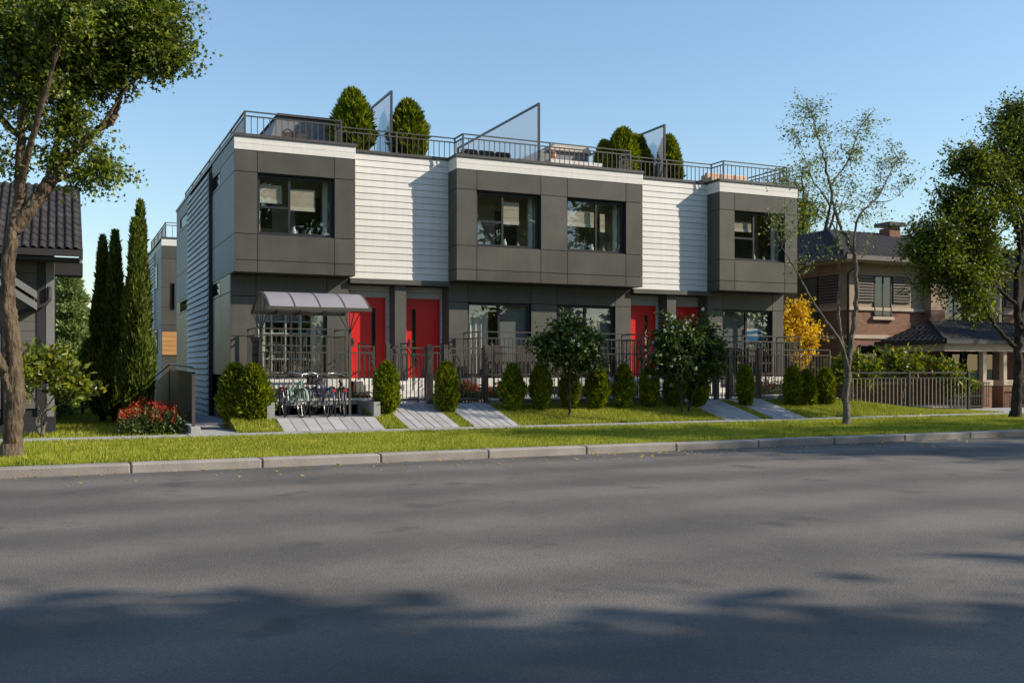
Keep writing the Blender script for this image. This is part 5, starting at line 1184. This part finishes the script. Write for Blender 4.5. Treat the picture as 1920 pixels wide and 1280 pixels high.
backtree('background_tree', 39.5, 48, 15.5, 3.6, 'taller tree further back behind the brick house roof', 'leaf_right', .2, 36)
backtree('background_tree', 44, 34, 9.5, 3.0, 'tree filling the gap at the far right behind the street tree', 'leaf_right', .2, 36)
# conifers behind the left house
def conifer(x, y, z, h, r, label, n, sz=.3, mat='leaf_conifer'):
    e = empty('conifer_tree', (x,y,z)); tag(e, label, 'tree')
    t = rng.random(n)**.8; a = rng.random(n)*2*math.pi; tier = 1+.22*np.sin(t*h*5.5+a); rr = r*(1-t)**.85*tier*(.25+.8*rng.random(n)**.7)+.03
    P = np.stack([x+rr*np.cos(a), y+rr*np.sin(a), z+.15+t*(h-.2)-rr*.12], 1); D = np.stack([np.cos(a), np.sin(a), np.full(n,.25)], 1)+rng.normal(size=(n,3))*.35
    V, F = leaf_arrays(P, D, sz*(.5+.8*rng.random(n)), 'spray'); mobj('crown', np_mesh('crown', V, F, [mat]), e)
    B().tube([(x,y,z-.2),(x,y,z+h*.5),(x,y,z+h*.97)], [.03*h,.018*h,.01], 8).build('trunk', 'bark_dark', e, smooth=True)
conifer(.45, 70, -.06, 8.1, 2.5, 'tall pale green conifer between the left house and the cypresses', 22000, .42)
conifer(.62, 33.5, -.06, 1.5, .62, 'small low conifer on the lawn left of the cypresses', 5000, .16)
conifer(-.3, 31.5, -.06, 1.1, .6, 'low dark conifer behind the left house corner', 4000, .16)
conifer(1.0, 40.5, -.06, 2.5, .55, 'darker conifer just left of the dark cypresses', 7000, .2, 'leaf_cypress')
# distant hedge and trees closing the horizon
random.seed(21)
for i, (x, y, h) in enumerate(((-14,70,9),(-4,78,7),(58,60,10),(72,48,11))):
    backtree('distant_tree', x, y, h, h*.35, ['tree far behind the left house','low distant tree in the gap left of the cypresses','distant tree behind the brick house roof','distant tree far behind the right street tree'][i], 'leaf_right', .35, 24, per=27)
# street trees across the road and off to the right (mirrored in the windows, shading the road and the brick house)
random.seed(5)
opp = backtree('opposite_tree', 4, -9.5, 17, 5.0, 'first tree from the left in the row across the street behind the viewer', 'leaf_maple', .5, 72, group='trees across the street', low=.06, per=45)
for i, (x, y, sc) in enumerate(((12.5,-10.5,.95),(20.5,-9.5,1.05),(29,-11,1.0),(37,-10,.92),(46,-11,1.06),(56,-10,1.0),(-6,-11,1.0))):
    c = copy_tree(opp, (x, y, 0), i*1.3+.4, sc); c['label'] = ['second','third','fourth','fifth','sixth','seventh','leftmost'][i]+' tree in the row across the street behind the viewer'
tall = backtree('tall_street_tree', 38.5, 1.2, 23.5, 3.9, 'tall tree beside the road at the far right, its shadow on the asphalt', 'leaf_maple', .36, 48, group='tall trees off to the right', low=.3, per=36)
for i, (x, y, sc, lab) in enumerate(((47,.3,1.02,'second tall tree beside the road, beyond the first at the far right'),(41.5,18.6,.6,'unseen verge tree right of the street tree, added to shade the brick house'),(46,19.2,.8,'further unseen verge tree, added to shade the brick house'))):  # last two are unseen verge trees added to shade the brick house
    c = copy_tree(tall, (x, y, 0), i*1.7+.9, sc); c['label'] = lab

# ------------------------------------------------------------ flowers
def flower_bed(x0, x1, y0, y1, z, h, n, label, name='flower_bush', nf=90):
    e = empty(name, ((x0+x1)/2,(y0+y1)/2,z), label, 'flowers')
    px = rng.uniform(x0, x1, n); py = rng.uniform(y0, y1, n); cx = (x0+x1)/2; hh = h*(1-.45*np.abs((px-cx)/(x1-x0)*2)**2)*(.5+.5*rng.random(n))
    P = np.stack([px, py, z+hh*rng.random(n)], 1); V, F = leaf_arrays(P, rand_dirs(n,.8), .05+.07*rng.random(n), 'oval'); mobj('foliage', np_mesh('foliage', V, F, ['leaf_flower']), e)
    fx = rng.uniform(x0, x1, nf); fy = rng.uniform(y0, y1, nf); fz = z+h*(1-.45*np.abs((fx-cx)/(x1-x0)*2)**2)*(.55+.5*rng.random(nf))
    k = 26; PP = np.repeat(np.stack([fx,fy,fz],1), k, 0)+rng.normal(size=(nf*k,3))*np.array([.028,.028,.05]); V, F = leaf_arrays(PP, rand_dirs(nf*k,.5), np.full(nf*k,.036), 'oval'); mobj('blossoms', np_mesh('blossoms', V, F, ['petal_red']), e)
flower_bed(1.15, 2.45, 22.3, 23.7, 0, .62, 3000, 'red flowering bush at the foot of the cypresses', nf=85)
flower_bed(9.0, 10.2, 24.25, 24.7, .47, .62, 1500, 'red flowers behind the second garden gate', nf=60)
flower_bed(10.3, 11.2, 24.1, 24.5, .47, .5, 900, 'red flowers at the left end of the long fence', nf=30)
flower_bed(18.9, 20.3, 24.1, 24.6, .47, .6, 1400, 'faded pink-red flowers behind the rightmost fence', nf=36)
flower_bed(6.3, 7.2, 24.5, 24.8, .47, .3, 700, 'low flowers between bike shelter and first gate', nf=16)

# ------------------------------------------------------------ patio furniture behind the fences
def patio_chair(x, y, z, rz, label):
    e = empty('patio_chair', (x,y,z), label, 'chair', 'dark patio chairs on the terraces')
    b = B().box(x-.27,x+.27,y-.25,y+.25,z+.40,z+.46); b.build('seat', 'wicker', e, bevel=.01)
    B().box(x-.27,x+.27,y+.22,y+.27,z+.46,z+.92).build('backrest', 'wicker', e, bevel=.01)
    for sx in (-.24,.24):
        for sy in (-.22,.22): piece('leg', x+sx-.02, x+sx+.02, y+sy-.02, y+sy+.02, z, z+.40, 'dark_metal', e)
patio_chair(11.1, 25.5, 1.09, 0, 'dark patio chair at the left of the middle terrace'); patio_chair(12.1, 25.5, 1.09, 0, 'dark patio chair next to the left one on the middle terrace')
patio_chair(14.4, 25.5, 1.09, 0, 'dark patio chair at the right of the middle terrace'); patio_chair(20.2, 25.5, 1.09, 0, 'dark patio chair on the right-hand terrace')

# ------------------------------------------------------------ grass blades
taper = lambda x, y: np.clip((y-21.75)*.225, 0, .44)*(.5+.5*np.cos(np.pi*np.clip((x-20.9)/5.4, 0, 1)))-.025
def blades(x0, x1, y0, y1, n, zf, h=.055):
    x = rng.uniform(x0,x1,n); y = rng.uniform(y0,y1,n); z = zf(y) if zf is not taper else zf(x, y); a = rng.random(n)*2*math.pi; hh = h*(.5+rng.random(n)); w_ = .006+.006*rng.random(n)
    lean = rng.normal(size=(n,2))*.022
    V = np.empty((n,3,3)); V[:,0] = np.stack([x-w_*np.cos(a), y-w_*np.sin(a), z], 1); V[:,1] = np.stack([x+w_*np.cos(a), y+w_*np.sin(a), z], 1); V[:,2] = np.stack([x+lean[:,0], y+lean[:,1], z+hh], 1)
    return V.reshape(-1,3)
flat = lambda y: np.full_like(y, -.025)
slz = lambda y: np.clip((y-21.75)*.225, 0, .44)-.025
parts = [blades(-2.2, 8, 15.6, 20.5, 130000, flat), blades(8, 27.5, 15.6, 20.5, 190000, flat), blades(-2.0, 30, 15.57, 15.7, 14000, flat, .075), blades(-2, 30, 20.38, 20.5, 12000, flat, .07)]
for a, c in LAWNS: parts.append(blades(a, c, 21.76, 23.72, int((c-a)*1.96*2400), slz, .065)); parts.append(blades(a, c, 21.74, 21.84, int((c-a)*260), slz, .08))
parts.append(blades(20.9, 26.6, 21.76, 23.7, 26000, taper, .065)); parts.append(blades(-1.5, 2.4, 21.8, 40, 30000, lambda y: np.full_like(y,-.065), .07))
for _ in range(170):       # taller tufts and weeds
    cx, cy = random.uniform(-1.5,27), random.uniform(15.7,20.4); parts.append(blades(cx-.07, cx+.07, cy-.07, cy+.07, 26, flat, random.uniform(.08,.12)))
V = np.vstack(parts); F = np.arange(len(V)).reshape(-1,3)
tag(mobj('grass', np_mesh('grass', V, F, ['grass'])), 'short green grass blades covering the verge and the front lawns', 'grass', kind='stuff')

# fallen leaves along the kerb, on the verge and the walk
n = 900
fx = rng.uniform(-2, 27, n); band = rng.random(n)
fy = np.where(band < .4, 15.28-rng.random(n)**2.5*1.6, np.where(band < .85, rng.uniform(15.4,20.6,n), rng.uniform(20.6,21.7,n)))
fz = np.where(fy < 15.28, -.112, np.where(fy > 20.46, .008, .03))
Pf = np.stack([fx, fy, fz], 1); Df = np.stack([rng.normal(size=n), rng.normal(size=n), .12*rng.normal(size=n)], 1); roll = np.stack([.1*rng.normal(size=n), .1*rng.normal(size=n), np.ones(n)], 1)
V, F = leaf_arrays(Pf, Df, .05+.04*rng.random(n), 'maple', roll)
tag(mobj('fallen_leaves', np_mesh('fallen_leaves', V, F, ['leaf_yellow'])), 'scattered fallen leaves along the kerb and on the verge', 'leaves', kind='stuff')
